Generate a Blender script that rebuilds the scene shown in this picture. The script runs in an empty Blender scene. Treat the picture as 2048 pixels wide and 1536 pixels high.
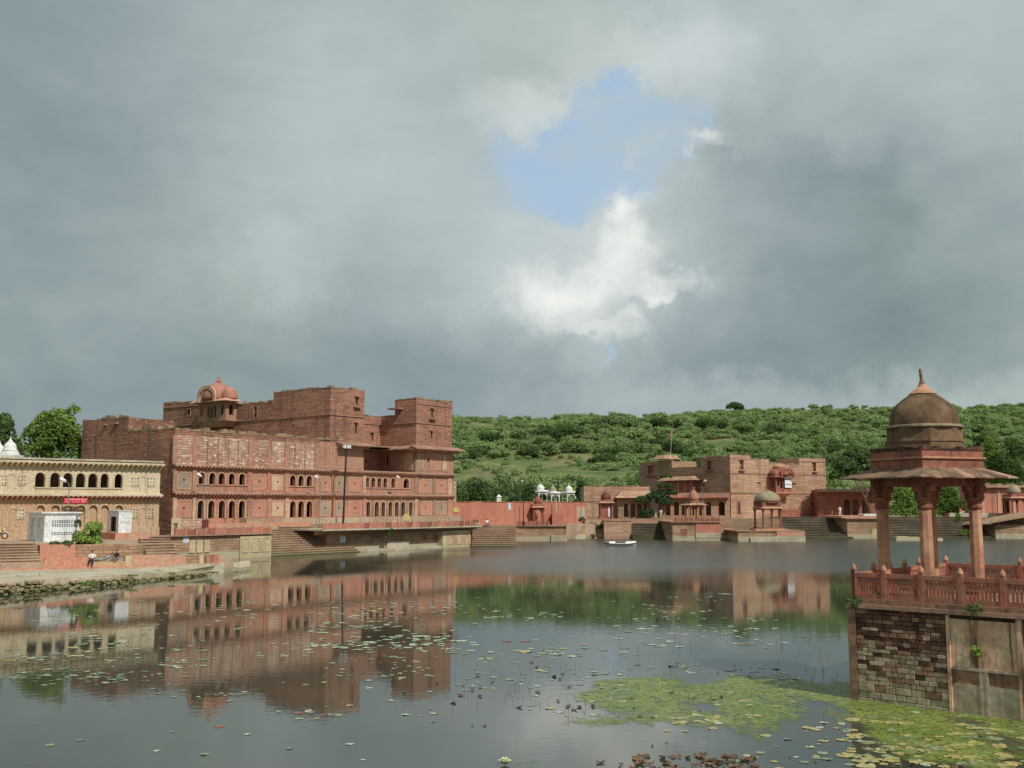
import bpy, bmesh, math, random
import numpy as np
from mathutils import Vector, Matrix, noise
random.seed(7)
S = bpy.context.scene
COL = S.collection

# ------------------------------------------------------------ camera, world, sun, exposure
FPX, HZ, EYE = 2110.0, 1010.0, 5.6
PITCH = math.atan((HZ - 768) / FPX)
CP, SP = math.cos(PITCH), math.sin(PITCH)
cd = bpy.data.cameras.new('camera'); cam = bpy.data.objects.new('camera', cd); COL.objects.link(cam)
cam.location = (0, 0, EYE); cam.rotation_euler = (math.pi / 2 + PITCH, 0, 0)
cd.sensor_width = 36.0; cd.lens = 36.0 * FPX / 2048; cd.clip_start = 0.1; cd.clip_end = 6000
S.camera = cam
SUN_H = Vector((0.62, -0.785)).normalized(); SUN_EL = math.radians(46)
SUN_DIR = Vector((SUN_H.x * math.cos(SUN_EL), SUN_H.y * math.cos(SUN_EL), math.sin(SUN_EL)))
sl = bpy.data.lights.new('sun', 'SUN'); sl.energy = 3.3; sl.angle = math.radians(0.8); sl.color = (1.0, 0.965, 0.91)
sun = bpy.data.objects.new('sun', sl); COL.objects.link(sun)
sun.location = (60, -60, 90); sun.rotation_euler = (-SUN_DIR).to_track_quat('-Z', 'Y').to_euler()
S.view_settings.view_transform = 'Standard'; S.view_settings.look = 'None'
S.view_settings.exposure = 0.0; S.view_settings.gamma = 1.0; S.view_settings.use_curve_mapping = False
S.cycles.max_bounces = 6; S.cycles.transparent_max_bounces = 8


def ray(x, y):
    dx, dy = x - 1024, 768 - y
    return Vector((dx, FPX * CP - dy * SP, FPX * SP + dy * CP))


class NT:
    """small node helper"""
    def __init__(s, nt): s.t = nt; s.t.nodes.clear()
    def n(s, typ, props=None, **ins):
        nd = s.t.nodes.new(typ)
        for k, v in (props or {}).items(): setattr(nd, k, v)
        for k, v in ins.items():
            key = int(k[1:]) if k[0] == '_' and k[1:].isdigit() else k.replace('_', ' ')
            sk = nd.inputs[key]
            if isinstance(v, bpy.types.NodeSocket): s.t.links.new(v, sk)
            else: sk.default_value = v
        return nd
    def math(s, op, a, b=0.5, clamp=False):
        return s.n('ShaderNodeMath', {'operation': op, 'use_clamp': clamp}, _0=a, _1=b).outputs[0]
    def vm(s, op, a, b=(0, 0, 0)):
        nd = s.n('ShaderNodeVectorMath', {'operation': op}, _0=a, _1=b)
        return nd.outputs['Value'] if op in ('LENGTH', 'DISTANCE', 'DOT_PRODUCT') else nd.outputs[0]
    def sc(s, a, k):
        nd = s.n('ShaderNodeVectorMath', {'operation': 'SCALE'}, _0=a); nd.inputs['Scale'].default_value = k
        return nd.outputs[0]
    def mr(s, v, a, b, c=0.0, d=1.0, smooth=True):
        return s.n('ShaderNodeMapRange', {'interpolation_type': 'SMOOTHSTEP' if smooth else 'LINEAR', 'clamp': True}, _0=v, _1=a, _2=b, _3=c, _4=d).outputs[0]
    def mix(s, f, a, b, mode='MIX'):
        nd = s.n('ShaderNodeMix', {'data_type': 'RGBA', 'blend_type': mode, 'clamp_factor': True})
        for sk, v in ((nd.inputs[0], f), (nd.inputs[6], a), (nd.inputs[7], b)):
            if isinstance(v, bpy.types.NodeSocket): s.t.links.new(v, sk)
            else: sk.default_value = v if isinstance(v, (int, float)) else (tuple(v) + (1,))[:4]
        return nd.outputs[2]
    def noise(s, vec, scale, detail=4, rough=0.55, out=0, dist=0.0):
        return s.n('ShaderNodeTexNoise', None, Vector=vec, Scale=scale, Detail=detail, Roughness=rough, Distortion=dist).outputs[out]


def c8(r, g, b):
    f = lambda v: (v / 255 / 12.92) if v <= 10 else ((v / 255 + 0.055) / 1.055) ** 2.4
    return (f(r), f(g), f(b))


def make_world():
    w = bpy.data.worlds.new('World'); S.world = w; w.use_nodes = True
    t = NT(w.node_tree)
    d = t.vm('NORMALIZE', t.n('ShaderNodeTexCoord').outputs['Generated'])
    n1 = t.noise(d, 5.5, 5, 0.6, out=1)
    n2 = t.noise(d, 24.0, 4, 0.65, out=1)
    wob = t.sc(t.vm('SUBTRACT', n1, (0.5, 0.5, 0.5)), 0.13)
    wob2 = t.sc(t.vm('SUBTRACT', n2, (0.5, 0.5, 0.5)), 0.06)
    dw = t.vm('ADD', t.vm('ADD', d, wob), wob2)

    def blob(x, y, rx, ry, soft=0.5):
        c = ray(x, y).normalized()
        v = t.vm('MULTIPLY', t.vm('SUBTRACT', dw, tuple(c)), (FPX / rx, FPX / rx, FPX / ry))
        return t.mr(t.vm('LENGTH', v), 1 - soft, 1 + soft, 1, 0)

    def union(bl):
        r = bl[0]
        for b in bl[1:]: r = t.math('MAXIMUM', r, b)
        return r
    blue = union([blob(1215, 285, 165, 62, .3), blob(1225, 232, 75, 48, .35), blob(1075, 298, 100, 42, .35), blob(1345, 290, 90, 46, .3), blob(1120, 360, 120, 50, .55), blob(1235, 360, 70, 40, .6), blob(1228, 690, 22, 40, .7)])
    white = union([blob(1120, 590, 115, 72, .55), blob(1225, 520, 70, 60, .8), blob(1290, 562, 95, 30, .45), blob(1190, 655, 100, 28, .6), blob(1225, 420, 32, 60, .9), blob(1395, 318, 42, 14, .8)])
    pale = union([blob(1180, 560, 230, 150, .8), blob(1215, 440, 110, 110, .8), blob(1100, 440, 110, 70, .8), blob(1330, 160, 160, 70, .8), blob(1100, 210, 130, 40, .9)])
    light = union([blob(620, 240, 330, 260, .95), blob(1900, 60, 420, 200, .9), blob(1250, 60, 480, 200, .9), blob(1150, 380, 420, 330, .7), blob(1990, 775, 430, 45, .9), blob(1330, 795, 330, 45, .9), blob(560, 520, 120, 90, .9)])
    dark = union([blob(1640, 640, 430, 190, .8), blob(1620, 450, 270, 200, .7), blob(250, 780, 700, 170, .9), blob(800, 740, 420, 110, .9), blob(150, 300, 260, 300, .9)])
    bank = union([blob(1560, 470, 250, 165, .3), blob(1600, 640, 330, 120, .35)])
    sc = t.vm('MULTIPLY', d, (1.0, 1.0, 2.2))
    nb = t.noise(sc, 2.1, 4, 0.5)
    nf = t.noise(t.vm('ADD', sc, wob), 8.0, 4, 0.6)
    lev = t.math('ADD', t.math('MULTIPLY', nb, 0.65), t.math('MULTIPLY', nf, 0.35))
    lev = t.mr(lev, 0.30, 0.70, 0.0, 1.0)
    lev = t.math('ADD', t.math('MULTIPLY', lev, 0.22), 0.31)
    lev = t.math('ADD', lev, t.math('MULTIPLY', light, 0.32))
    lev = t.math('SUBTRACT', lev, t.math('MULTIPLY', dark, 0.27), True)
    lev = t.math('SUBTRACT', lev, t.math('MULTIPLY', bank, 0.11), True)
    lev = t.math('ADD', lev, t.math('MULTIPLY', t.math('SUBTRACT', t.noise(t.vm('ADD', sc, wob), 17.0, 4, .6), .5), .22), True)
    K = 10.0     # the Background runs at strength 0.1
    gcol = t.mix(lev, [K * v for v in c8(124, 141, 147)], [K * v for v in c8(194, 205, 205)])
    warm = t.noise(d, 3.3, 3, 0.5)
    gcol = t.mix(t.mr(warm, .48, .66, 0, .5), gcol, t.mix(1.0, gcol, (1.03, 1.03, .93), 'MULTIPLY'))
    rough = t.math('SUBTRACT', 1.0, t.mr(nf, .35, .62, 0, .45))
    gcol = t.mix(t.math('MULTIPLY', pale, t.math('MULTIPLY', rough, .62)), gcol, [K * v for v in c8(214, 222, 222)])
    gcol = t.mix(t.math('MULTIPLY', white, rough), gcol, [K * v for v in c8(238, 241, 236)])
    sky = t.n('ShaderNodeTexSky', {'sky_type': 'NISHITA', 'sun_disc': False, 'sun_elevation': SUN_EL, 'sun_rotation': math.atan2(SUN_H.x, SUN_H.y), 'air_density': 1.0, 'dust_density': 1.5, 'ozone_density': 1.5}).outputs[0]
    bluec = t.mix(0.8, sky, [K * v for v in c8(180, 204, 226)])
    bm = t.math('MULTIPLY', blue, t.math('SUBTRACT', 1.0, t.math('MULTIPLY', white, .8)))
    wisps = t.mr(nf, .46, .66, 1.0, .30)
    out = t.mix(t.math('MULTIPLY', bm, wisps), gcol, bluec)
    bg = t.n('ShaderNodeBackground', None, Color=out, Strength=0.1)
    t.t.links.new(bg.outputs[0], t.n('ShaderNodeOutputWorld').inputs[0])


make_world()

# ------------------------------------------------------------ projection helpers (photo measure -> metres)
def atY(x, y, Y):
    r = ray(x, y); k = Y / r.y
    return Vector((r.x * k, Y, EYE + r.z * k))


def atZ(x, y, z=0.0):
    r = ray(x, y); k = (z - EYE) / r.z
    return Vector((r.x * k, r.y * k, z))


class Frame:
    def __init__(s, ox, oy, deg):
        s.o = Vector((ox, oy)); s.a = math.radians(deg); s.c = math.cos(s.a); s.s = math.sin(s.a)
    def loc(s, X, Y):
        a, b = X - s.o.x, Y - s.o.y
        return (a * s.c + b * s.s, -a * s.s + b * s.c)
    def world(s, lx, ly, z=0):
        return Vector((s.o.x + lx * s.c - ly * s.s, s.o.y + lx * s.s + ly * s.c, z))
    def px(s, x, y, ly=0.0):
        r = ray(x, y); ol = s.loc(0, 0)
        k = (ly - ol[1]) / (-r.x * s.s + r.y * s.c)
        return (ol[0] + (r.x * s.c + r.y * s.s) * k, EYE + r.z * k)
    def pxs(s, x, y, lx):
        r = ray(x, y); ol = s.loc(0, 0)
        k = (lx - ol[0]) / (r.x * s.c + r.y * s.s)
        return (ol[1] + (-r.x * s.s + r.y * s.c) * k, EYE + r.z * k)


# ------------------------------------------------------------ objects
OFF = {}


def tag(o, label=None, cat=None, group=None, kind=None):
    for k, v in (('label', label), ('category', cat), ('group', group), ('kind', kind)):
        if v: o[k] = v
    return o


def thing(name, label, cat, fr=None, at=(0, 0, 0), group=None):
    o = bpy.data.objects.new(name, None); COL.objects.link(o); o.empty_display_size = 0.3
    if fr:
        o.location = fr.world(*at); o.rotation_euler = (0, 0, fr.a); OFF[o.name] = Vector(at)
    else:
        o.location = at; OFF[o.name] = Vector((0, 0, 0))
    return tag(o, label, cat, group)


def copy_tree(o, parent=None):
    c = o.copy(); COL.objects.link(c)
    if parent: c.parent = parent
    for ch in list(o.children): copy_tree(ch, c)
    return c


class MB:
    def __init__(s): s.v = []; s.f = []; s.mi = []; s.cur = 0
    def poly(s, pts):
        b = len(s.v); s.v += [tuple(p) for p in pts]; s.f.append(tuple(range(b, b + len(pts)))); s.mi.append(s.cur)
        return s
    def frus(s, a, za, b, zb):
        (x0, x1, y0, y1), (u0, u1, w0, w1) = a, b
        n = len(s.v)
        s.v += [(x0, y0, za), (x1, y0, za), (x1, y1, za), (x0, y1, za), (u0, w0, zb), (u1, w0, zb), (u1, w1, zb), (u0, w1, zb)]
        for q in ((3, 2, 1, 0), (4, 5, 6, 7), (0, 1, 5, 4), (1, 2, 6, 5), (2, 3, 7, 6), (3, 0, 4, 7)):
            s.f.append(tuple(n + i for i in q)); s.mi.append(s.cur)
        return s
    def box(s, x0, x1, y0, y1, z0, z1):
        return s.frus((x0, x1, y0, y1), z0, (x0, x1, y0, y1), z1)
    def prism(s, pts, z0, z1):
        n = len(pts); b = len(s.v)
        s.v += [(p[0], p[1], z0) for p in pts] + [(p[0], p[1], z1) for p in pts]
        s.f.append(tuple(range(b + n - 1, b - 1, -1))); s.f.append(tuple(range(b + n, b + 2 * n)))
        for i in range(n):
            j = (i + 1) % n; s.f.append((b + i, b + j, b + n + j, b + n + i))
        s.mi += [s.cur] * (n + 2)
        return s
    def extr(s, pts, m, d0, d1):
        """pts (a,z) polygon extruded through d0..d1 with mapping m(a,d,z)"""
        n = len(pts); b = len(s.v)
        s.v += [m(p[0], d0, p[1]) for p in pts] + [m(p[0], d1, p[1]) for p in pts]
        s.f.append(tuple(range(b, b + n))); s.f.append(tuple(range(b + 2 * n - 1, b + n - 1, -1)))
        for i in range(n):
            j = (i + 1) % n; s.f.append((b + j, b + i, b + n + i, b + n + j))
        s.mi += [s.cur] * (n + 2)
        return s
    def lathe(s, cx, cy, prof, n=16, ph=0.0, sx=1.0, sy=1.0):
        b = len(s.v)
        for r, z in prof:
            for i in range(n):
                a = ph + 2 * math.pi * i / n
                s.v.append((cx + sx * r * math.cos(a), cy + sy * r * math.sin(a), z))
        for k in range(len(prof) - 1):
            for i in range(n):
                j = (i + 1) % n
                s.f.append((b + k * n + i, b + k * n + j, b + (k + 1) * n + j, b + (k + 1) * n + i)); s.mi.append(s.cur)
        s.f.append(tuple(b + i for i in range(n - 1, -1, -1))); s.mi.append(s.cur)
        e = b + (len(prof) - 1) * n
        s.f.append(tuple(e + i for i in range(n))); s.mi.append(s.cur)
        return s
    def tube(s, pts, radii, n=8):
        b = len(s.v); P = [Vector(p) for p in pts]
        for i, p in enumerate(P):
            d = (P[min(i + 1, len(P) - 1)] - P[max(i - 1, 0)]).normalized()
            q = d.to_track_quat('Z', 'Y'); r = radii if isinstance(radii, (int, float)) else radii[i]
            for k in range(n):
                a = 2 * math.pi * k / n
                s.v.append(tuple(p + q @ Vector((r * math.cos(a), r * math.sin(a), 0))))
        for i in range(len(P) - 1):
            for k in range(n):
                j = (k + 1) % n
                s.f.append((b + i * n + k, b + i * n + j, b + (i + 1) * n + j, b + (i + 1) * n + k)); s.mi.append(s.cur)
        s.f.append(tuple(b + k for k in range(n - 1, -1, -1))); s.mi.append(s.cur)
        e = b + (len(P) - 1) * n; s.f.append(tuple(e + k for k in range(n))); s.mi.append(s.cur)
        return s
    def build(s, name, mats, parent=None, smooth=False, loc=None, kind=None):
        me = bpy.data.meshes.new(name)
        off = OFF.get(parent.name, Vector((0, 0, 0))) if parent else Vector((0, 0, 0))
        if parent and parent.name not in OFF:
            p = parent
            while p and p.name not in OFF: p = p.parent
            off = OFF[p.name] if p else off
        me.from_pydata([(a - off.x, b - off.y, c - off.z) for a, b, c in s.v], [], s.f)
        if not isinstance(mats, (list, tuple)): mats = [mats]
        for m in mats: me.materials.append(m)
        if len(mats) > 1: me.polygons.foreach_set('material_index', s.mi)
        if smooth: me.polygons.foreach_set('use_smooth', [True] * len(s.f))
        me.update()
        o = bpy.data.objects.new(name, me); COL.objects.link(o)
        if parent: o.parent = parent
        if loc: o.location = loc
        if kind: o['kind'] = kind
        return o


def smooth_by_angle(o, deg=40):
    me = o.data
    bm = bmesh.new(); bm.from_mesh(me); bmesh.ops.remove_doubles(bm, verts=bm.verts, dist=1e-4)
    bmesh.ops.recalc_face_normals(bm, faces=bm.faces)
    for f in bm.faces: f.smooth = True
    for e in bm.edges:
        if len(e.link_faces) == 2 and e.calc_face_angle(0) > math.radians(deg): e.smooth = False
    bm.to_mesh(me); bm.free(); return o


def front(y0): return lambda a, d, z: (a, y0 + d, z)
def leftside(x0): return lambda a, d, z: (x0 + d, a, z)


def arch_pts(xc, w, zb, zt, arch):
    """outline of an opening from bottom left over the top to bottom right"""
    h = w / 2
    if not arch: return [(xc - h, zb), (xc - h, zt), (xc + h, zt), (xc + h, zb)]
    rise = min(h * 1.12, (zt - zb) * .6); zs = zt - rise
    pts = [(xc - h, zb), (xc - h, zs)]
    n = 10
    for i in range(1, n):
        a = math.pi * (1 - i / n)
        cusp = 1 - (0.07 if i % 2 else 0.0) * arch
        pts.append((xc + h * math.cos(a) * cusp, zs + rise * math.sin(a) ** .9 * cusp))
    pts += [(xc + h, zs), (xc + h, zb)]
    return pts


def wall(mb, a0, a1, z0, z1, m, ops=(), th=0.4):
    """sheet a0..a1 x z0..z1 with openings (ac, w, zb, zt, arch, blind)"""
    ops = sorted(ops); x = a0
    q = lambda pts: mb.poly([m(a, 0, z) for a, z in pts])
    for (ac, w, zb, zt, arch, blind) in ops:
        l, r = ac - w / 2, ac + w / 2
        q([(x, z0), (l, z0), (l, z1), (x, z1)])
        if zb > z0 + 1e-3: q([(l, z0), (r, z0), (r, zb), (l, zb)])
        o = arch_pts(ac, w, zb, zt, arch)
        top = o[1:-1]
        k = len(top) // 2
        q([(l, z1)] + [(l, z1)][:0] + top[:k + 1][::1] + [(top[k][0], z1)] if len(top) > 2 else [(l, z1), top[0], top[1], (r, z1)])
        if len(top) > 2: q([(top[k][0], z1)] + top[k:] + [(r, z1)])
        for i in range(len(o)):
            p, s_ = o[i], o[(i + 1) % len(o)]
            mb.poly([m(p[0], 0, p[1]), m(s_[0], 0, s_[1]), m(s_[0], th, s_[1]), m(p[0], th, p[1])])
        if blind: mb.poly([m(a, th, z) for a, z in o])
        x = r
    q([(x, z0), (a1, z0), (a1, z1), (x, z1)])
    return mb


# ------------------------------------------------------------ materials
MATS = {}


def stone(name, c1, c2, ns=0.35, rows=None, speck=None, stain=None, rough=0.92, bump=0.35, low=None, flat=False, ss=1.0, streak=None):
    """weathered masonry or plaster: rows=(brick width, course height, joint darkness), speck/stain=(colour, amount), low=(colour, z0, z1) dried waterline"""
    m = bpy.data.materials.new(name); m.use_nodes = True; t = NT(m.node_tree)
    co = t.n('ShaderNodeTexCoord').outputs['Object']
    if flat: co = t.n('ShaderNodeNewGeometry').outputs['Position']
    sep = t.n('ShaderNodeSeparateXYZ', None, _0=co)
    xy = t.math('SUBTRACT' if flat else 'ADD', sep.outputs[0], sep.outputs[1])
    vec = t.n('ShaderNodeCombineXYZ', None, _0=xy, _1=sep.outputs[2], _2=0.0).outputs[0]
    f1 = t.mr(t.noise(co, ns, 6, .6), .36, .64)
    col = t.mix(f1, c1, c2)
    fine = t.noise(co, 5.0, 5, .65)
    col = t.mix(1.0, col, t.mix(t.mr(fine, .25, .75), (.72, .72, .72), (1.2, 1.2, 1.2)), 'MULTIPLY')
    h = fine
    if rows:
        bw, rh, dk = rows
        wob = t.sc(t.noise(co, .8, 3, .5, out=1), rh * .9)
        bt = t.n('ShaderNodeTexBrick', {'offset': .5, 'squash': 1.0}, Vector=t.vm('ADD', vec, wob), Color1=(.74, .73, .72, 1), Color2=(1.20, 1.19, 1.18, 1), Mortar=(dk, dk, dk, 1), Scale=1.0, Mortar_Size=rh * .1, Mortar_Smooth=.3, Bias=0.0, Brick_Width=bw, Row_Height=rh)
        col = t.mix(.85, col, t.mix(1.0, col, bt.outputs[0], 'MULTIPLY'))
        h = t.math('SUBTRACT', t.math('MULTIPLY', fine, .5), t.math('MULTIPLY', bt.outputs[1], .6))
    if speck:
        sv = t.vm('MULTIPLY', vec, (1.5, 5.0, 1.0))
        col = t.mix(t.math('MULTIPLY', t.mr(t.noise(sv, 1.0, 3, .6), .56, .66), speck[1]), col, speck[0])
    if stain:
        sv = t.vm('MULTIPLY', vec, (1.1 * ss, .16 * ss, 1.0))
        s1 = t.mr(t.noise(sv, 1.0, 5, .65), .50, .70)
        s2 = t.mr(t.noise(co, .18 * ss, 4, .6), .42, .66)
        col = t.mix(t.math('MULTIPLY', t.math('MULTIPLY', s1, s2), stain[1]), col, stain[0])
    if streak:
        sv = t.vm('MULTIPLY', vec, (streak[2], streak[2] * .07, 1.0))
        col = t.mix(t.math('MULTIPLY', t.mr(t.noise(sv, 1.0, 4, .6), .54, .66), streak[1]), col, streak[0])
    if low:
        gz = t.n('ShaderNodeSeparateXYZ', None, _0=t.n('ShaderNodeNewGeometry').outputs['Position']).outputs[2]
        gz = t.math('ADD', gz, t.math('MULTIPLY', t.math('SUBTRACT', t.noise(co, 1.3, 4, .6), .5), .5))
        col = t.mix(t.mr(gz, low[1], low[2], .8, 0), col, low[0])
    b = t.n('ShaderNodeBump', None, Strength=bump, Distance=.05, Height=h)
    p = t.n('ShaderNodeBsdfPrincipled', None, Base_Color=col, Roughness=rough, Normal=b.outputs[0])
    p.inputs['Specular IOR Level'].default_value = .25
    t.t.links.new(p.outputs[0], t.n('ShaderNodeOutputMaterial').inputs[0])
    MATS[name] = m
    return m


def plain(name, c, rough=.6, var=.2, scale=3.0, metal=0.0):
    m = bpy.data.materials.new(name); m.use_nodes = True; t = NT(m.node_tree)
    co = t.n('ShaderNodeTexCoord').outputs['Object']
    k = t.mr(t.noise(co, scale, 5, .6), .3, .7)
    col = t.mix(k, [v * (1 - var) for v in c], [v * (1 + var * .6) for v in c])
    p = t.n('ShaderNodeBsdfPrincipled', None, Base_Color=col, Roughness=rough, Metallic=metal)
    t.t.links.new(p.outputs[0], t.n('ShaderNodeOutputMaterial').inputs[0])
    return m


def foliage(name, dark, lite, ns=.6):
    m = bpy.data.materials.new(name); m.use_nodes = True; t = NT(m.node_tree)
    g = t.n('ShaderNodeNewGeometry')
    oi = t.n('ShaderNodeObjectInfo').outputs['Random']
    f = t.math('ADD', t.math('MULTIPLY', g.outputs['Random Per Island'], .45), t.math('MULTIPLY', t.noise(g.outputs['Position'], ns, 3, .5), .75))
    f = t.math('ADD', f, t.math('MULTIPLY', t.math('SUBTRACT', oi, .5), .35))
    col = t.mix(t.mr(f, .2, .95), dark, lite)
    d = t.n('ShaderNodeBsdfDiffuse', None, Color=col, Roughness=.6)
    tr = t.n('ShaderNodeBsdfTranslucent', None, Color=t.mix(1.0, col, (1.1, 1.25, .55), 'MULTIPLY'))
    mx = t.n('ShaderNodeMixShader', None, _0=.28, _1=d.outputs[0], _2=tr.outputs[0])
    t.t.links.new(mx.outputs[0], t.n('ShaderNodeOutputMaterial').inputs[0])
    return m


BLACK = c8(38, 34, 28); MOSSD = c8(58, 58, 40); WLINE = c8(158, 148, 118)
M_PGREY = stone('bare_render', c8(176, 158, 140), c8(158, 138, 118), .4, stain=(c8(110, 94, 78), .6), bump=.2)
M_PINK = stone('palace_plaster', c8(194, 130, 110), c8(158, 128, 106), .10, streak=(c8(112, 92, 78), .6, 1.1), stain=(c8(88, 76, 62), .95), speck=(c8(214, 186, 160), .4), bump=.25)
M_PANEL = stone('palace_panel', c8(196, 138, 116), c8(176, 138, 114), .3, stain=(c8(124, 102, 84), .6), bump=.2)
M_FRAME = stone('palace_frame', c8(210, 178, 146), c8(194, 148, 124), .5, stain=(c8(112, 94, 74), .45), bump=.2)
M_BRICK = stone('palace_masonry', c8(178, 128, 108), c8(138, 98, 82), .10, rows=(1.7, .24, .5), streak=(c8(92, 80, 66), .5, .8), speck=(c8(214, 182, 152), .55), stain=(c8(86, 78, 58), .9), bump=.7)
M_BRICKW = stone('palace_pale_masonry', c8(204, 168, 146), c8(178, 134, 114), .3, rows=(1.1, .27, .5), streak=(c8(120, 96, 80), .4, .9), speck=(c8(240, 228, 208), .95), stain=(c8(120, 102, 80), .35), bump=.7)
M_COP = stone('coping_stone', c8(172, 142, 118), c8(132, 114, 90), .7, stain=(c8(84, 84, 60), .6), bump=.5)
M_CHAJ = stone('eave_stone', c8(182, 142, 122), c8(150, 120, 102), .5, stain=(c8(70, 62, 52), .5), bump=.3)
M_BRAC = stone('bracket_stone', c8(202, 154, 132), c8(170, 130, 108), .9, bump=.2)
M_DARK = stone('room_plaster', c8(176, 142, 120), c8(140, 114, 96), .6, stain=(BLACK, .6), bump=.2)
M_CREAM = stone('cream_plaster', c8(212, 197, 168), c8(196, 178, 148), .3, streak=(c8(150, 134, 108), .4, 1.2), stain=(c8(140, 124, 96), .6), bump=.2)
M_TAN = stone('tan_plaster', c8(192, 156, 124), c8(192, 166, 134), .22, streak=(c8(140, 108, 82), .5, 1.2), stain=(c8(156, 116, 86), .7), bump=.2)
M_FORT = stone('fort_masonry', c8(200, 164, 136), c8(180, 140, 114), .1, streak=(c8(132, 108, 86), .45, .7), rows=(2.2, .32, .48), speck=(c8(222, 196, 166), .5), stain=(c8(128, 110, 86), .6), bump=.7)
M_FORTL = stone('fort_old_masonry', c8(180, 144, 120), c8(158, 134, 110), .12, rows=(2.2, .30, .46), speck=(c8(204, 178, 150), .4), stain=(c8(108, 98, 78), .7), bump=.7)
M_REDW = stone('red_plaster', c8(198, 130, 108), c8(182, 118, 96), .25, streak=(c8(140, 96, 80), .5, .9), stain=(c8(150, 104, 84), .6), speck=(c8(214, 160, 136), .5), bump=.2)
M_ORNG = stone('orange_plaster', c8(200, 138, 112), c8(190, 150, 126), .35, stain=(c8(156, 110, 88), .6), bump=.25, speck=(c8(216, 168, 142), .5))
M_STEP = stone('step_stone', c8(186, 164, 138), c8(164, 136, 114), .3, stain=(c8(120, 110, 86), .5), bump=.5, low=(c8(140, 132, 100), .1, .8))
M_RISE = stone('step_riser_shade', c8(160, 134, 110), c8(136, 110, 90), .3, stain=(c8(92, 84, 64), .6), bump=.5, low=(c8(112, 106, 74), .1, .8))  # tread colour darkened: riser shade painted in, with stains over it
M_STEPD = stone('dark_step_stone', c8(156, 140, 118), c8(122, 110, 92), .3, stain=(c8(80, 78, 58), .7), bump=.5, low=(c8(104, 102, 72), .1, .7))
M_RISED_SHADE = stone('dark_step_riser_shade', c8(84, 74, 60), c8(62, 56, 46), .3, stain=(MOSSD, .7), bump=.5, low=(c8(84, 82, 56), .1, .7))  # riser shade painted into the colour, under mossy stains
M_PLAT = stone('platform_masonry', c8(182, 146, 118), c8(152, 128, 102), .35, rows=(.8, .28, .52), stain=(c8(96, 86, 66), .65), bump=.6, low=(c8(186, 176, 148), .55, 1.05))
M_PLAS = stone('platform_plaster', c8(206, 188, 150), c8(184, 166, 132), .5, stain=(c8(118, 104, 76), .55), bump=.25, low=(c8(176, 164, 132), .2, .9))
M_QUAY = stone('quay_stone', c8(172, 156, 124), c8(122, 114, 80), .5, stain=(c8(88, 92, 50), .9), bump=.5, low=(c8(108, 110, 66), .0, .4))
M_GREY = stone('cement', c8(196, 184, 162), c8(170, 158, 134), .5, stain=(c8(118, 112, 82), .6), bump=.3)
M_WHITE = stone('white_paint', c8(232, 234, 232), c8(212, 216, 216), .8, stain=(c8(160, 160, 152), .5), bump=.15)
M_WHITED = stone('white_marble', c8(236, 234, 228), c8(212, 210, 204), .8, stain=(c8(160, 156, 142), .5), bump=.15)
M_DOME = stone('dome_plaster', c8(142, 114, 88), c8(108, 86, 66), .9, streak=(c8(58, 48, 38), .7, 4.0), stain=(c8(52, 44, 34), .95), bump=.3, ss=3.5)
M_DOMEP = stone('pink_dome', c8(188, 130, 112), c8(166, 118, 100), .8, stain=(c8(132, 104, 86), .5), bump=.2)
M_DOMEG = stone('grey_dome', c8(168, 154, 126), c8(146, 134, 108), .6, stain=(c8(108, 104, 80), .5), bump=.2)
M_RED = stone('red_sandstone', c8(170, 108, 90), c8(138, 92, 78), .9, streak=(c8(74, 56, 48), .55, 3.0), stain=(c8(72, 54, 44), .7), bump=.3, ss=2.0)
M_REDL = stone('pale_red_sandstone', c8(200, 156, 124), c8(178, 126, 102), .8, stain=(c8(104, 80, 60), .5), bump=.3, ss=2.0)
M_RAIL = stone('railing_sandstone', c8(176, 110, 92), c8(164, 118, 98), 1.2, stain=(c8(116, 82, 66), .6), bump=.25, ss=3.0)
M_SLAB = stone('eave_slab', c8(186, 156, 126), c8(146, 114, 92), 1.6, stain=(c8(84, 70, 56), .5), bump=.3, ss=3.0)
M_WOODR = plain('red_wood', c8(110, 52, 40)); M_BLK = plain('black_paint', (.015, .015, .016), .5)
M_STEEL = plain('galvanised_steel', (.30, .31, .31), .45, .15, 3, .5); M_LAMP = plain('lamp_white', (.8, .8, .78), .35, .05)
M_YEL = plain('yellow_sign', c8(226, 200, 92), .5, .1); M_REDS = plain('red_cloth', c8(206, 40, 52), .7, .12)
M_SIGNW = plain('sign_white', (.82, .83, .84), .5, .06); M_INK = plain('blue_ink', c8(90, 116, 168), .6, .1); M_TEAL = plain('teal_ink', c8(120, 170, 180), .6, .1)
M_GREYD = plain('dark_grey', (.07, .07, .075), .7)
L_BUSH = foliage('bush_leaves', (.13, .19, .08), (.37, .475, .21), .12)
L_DARK = foliage('dark_leaves', (.04, .075, .03), (.14, .21, .08), .3)
L_GREEN = foliage('green_leaves', (.08, .14, .03), (.34, .46, .12), .35)
L_VIVID = foliage('vivid_leaves', (.07, .12, .03), (.26, .38, .10), .5)
M_BARK = stone('bark', c8(112, 96, 78), c8(78, 66, 54), 2.0, bump=.6)

# ------------------------------------------------------------ ground and water
P = Frame(-36.766, 115.0, 53.053)     # the palace: x along its front, y into it
Q = Frame(39.184, 190.0, 30.0)        # the far fort
Cf = Frame(-48.215, 100.0, 40.394)    # the cream house
Lq = Frame(-23.98, 87.81, 30.2)       # the left quay
RIDGE = [(300, 960), (500, 880), (700, 850), (905, 838), (1100, 834), (1300, 830), (1460, 826), (1700, 823), (1900, 815), (2048, 812), (2500, 800), (3200, 820)]


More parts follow.
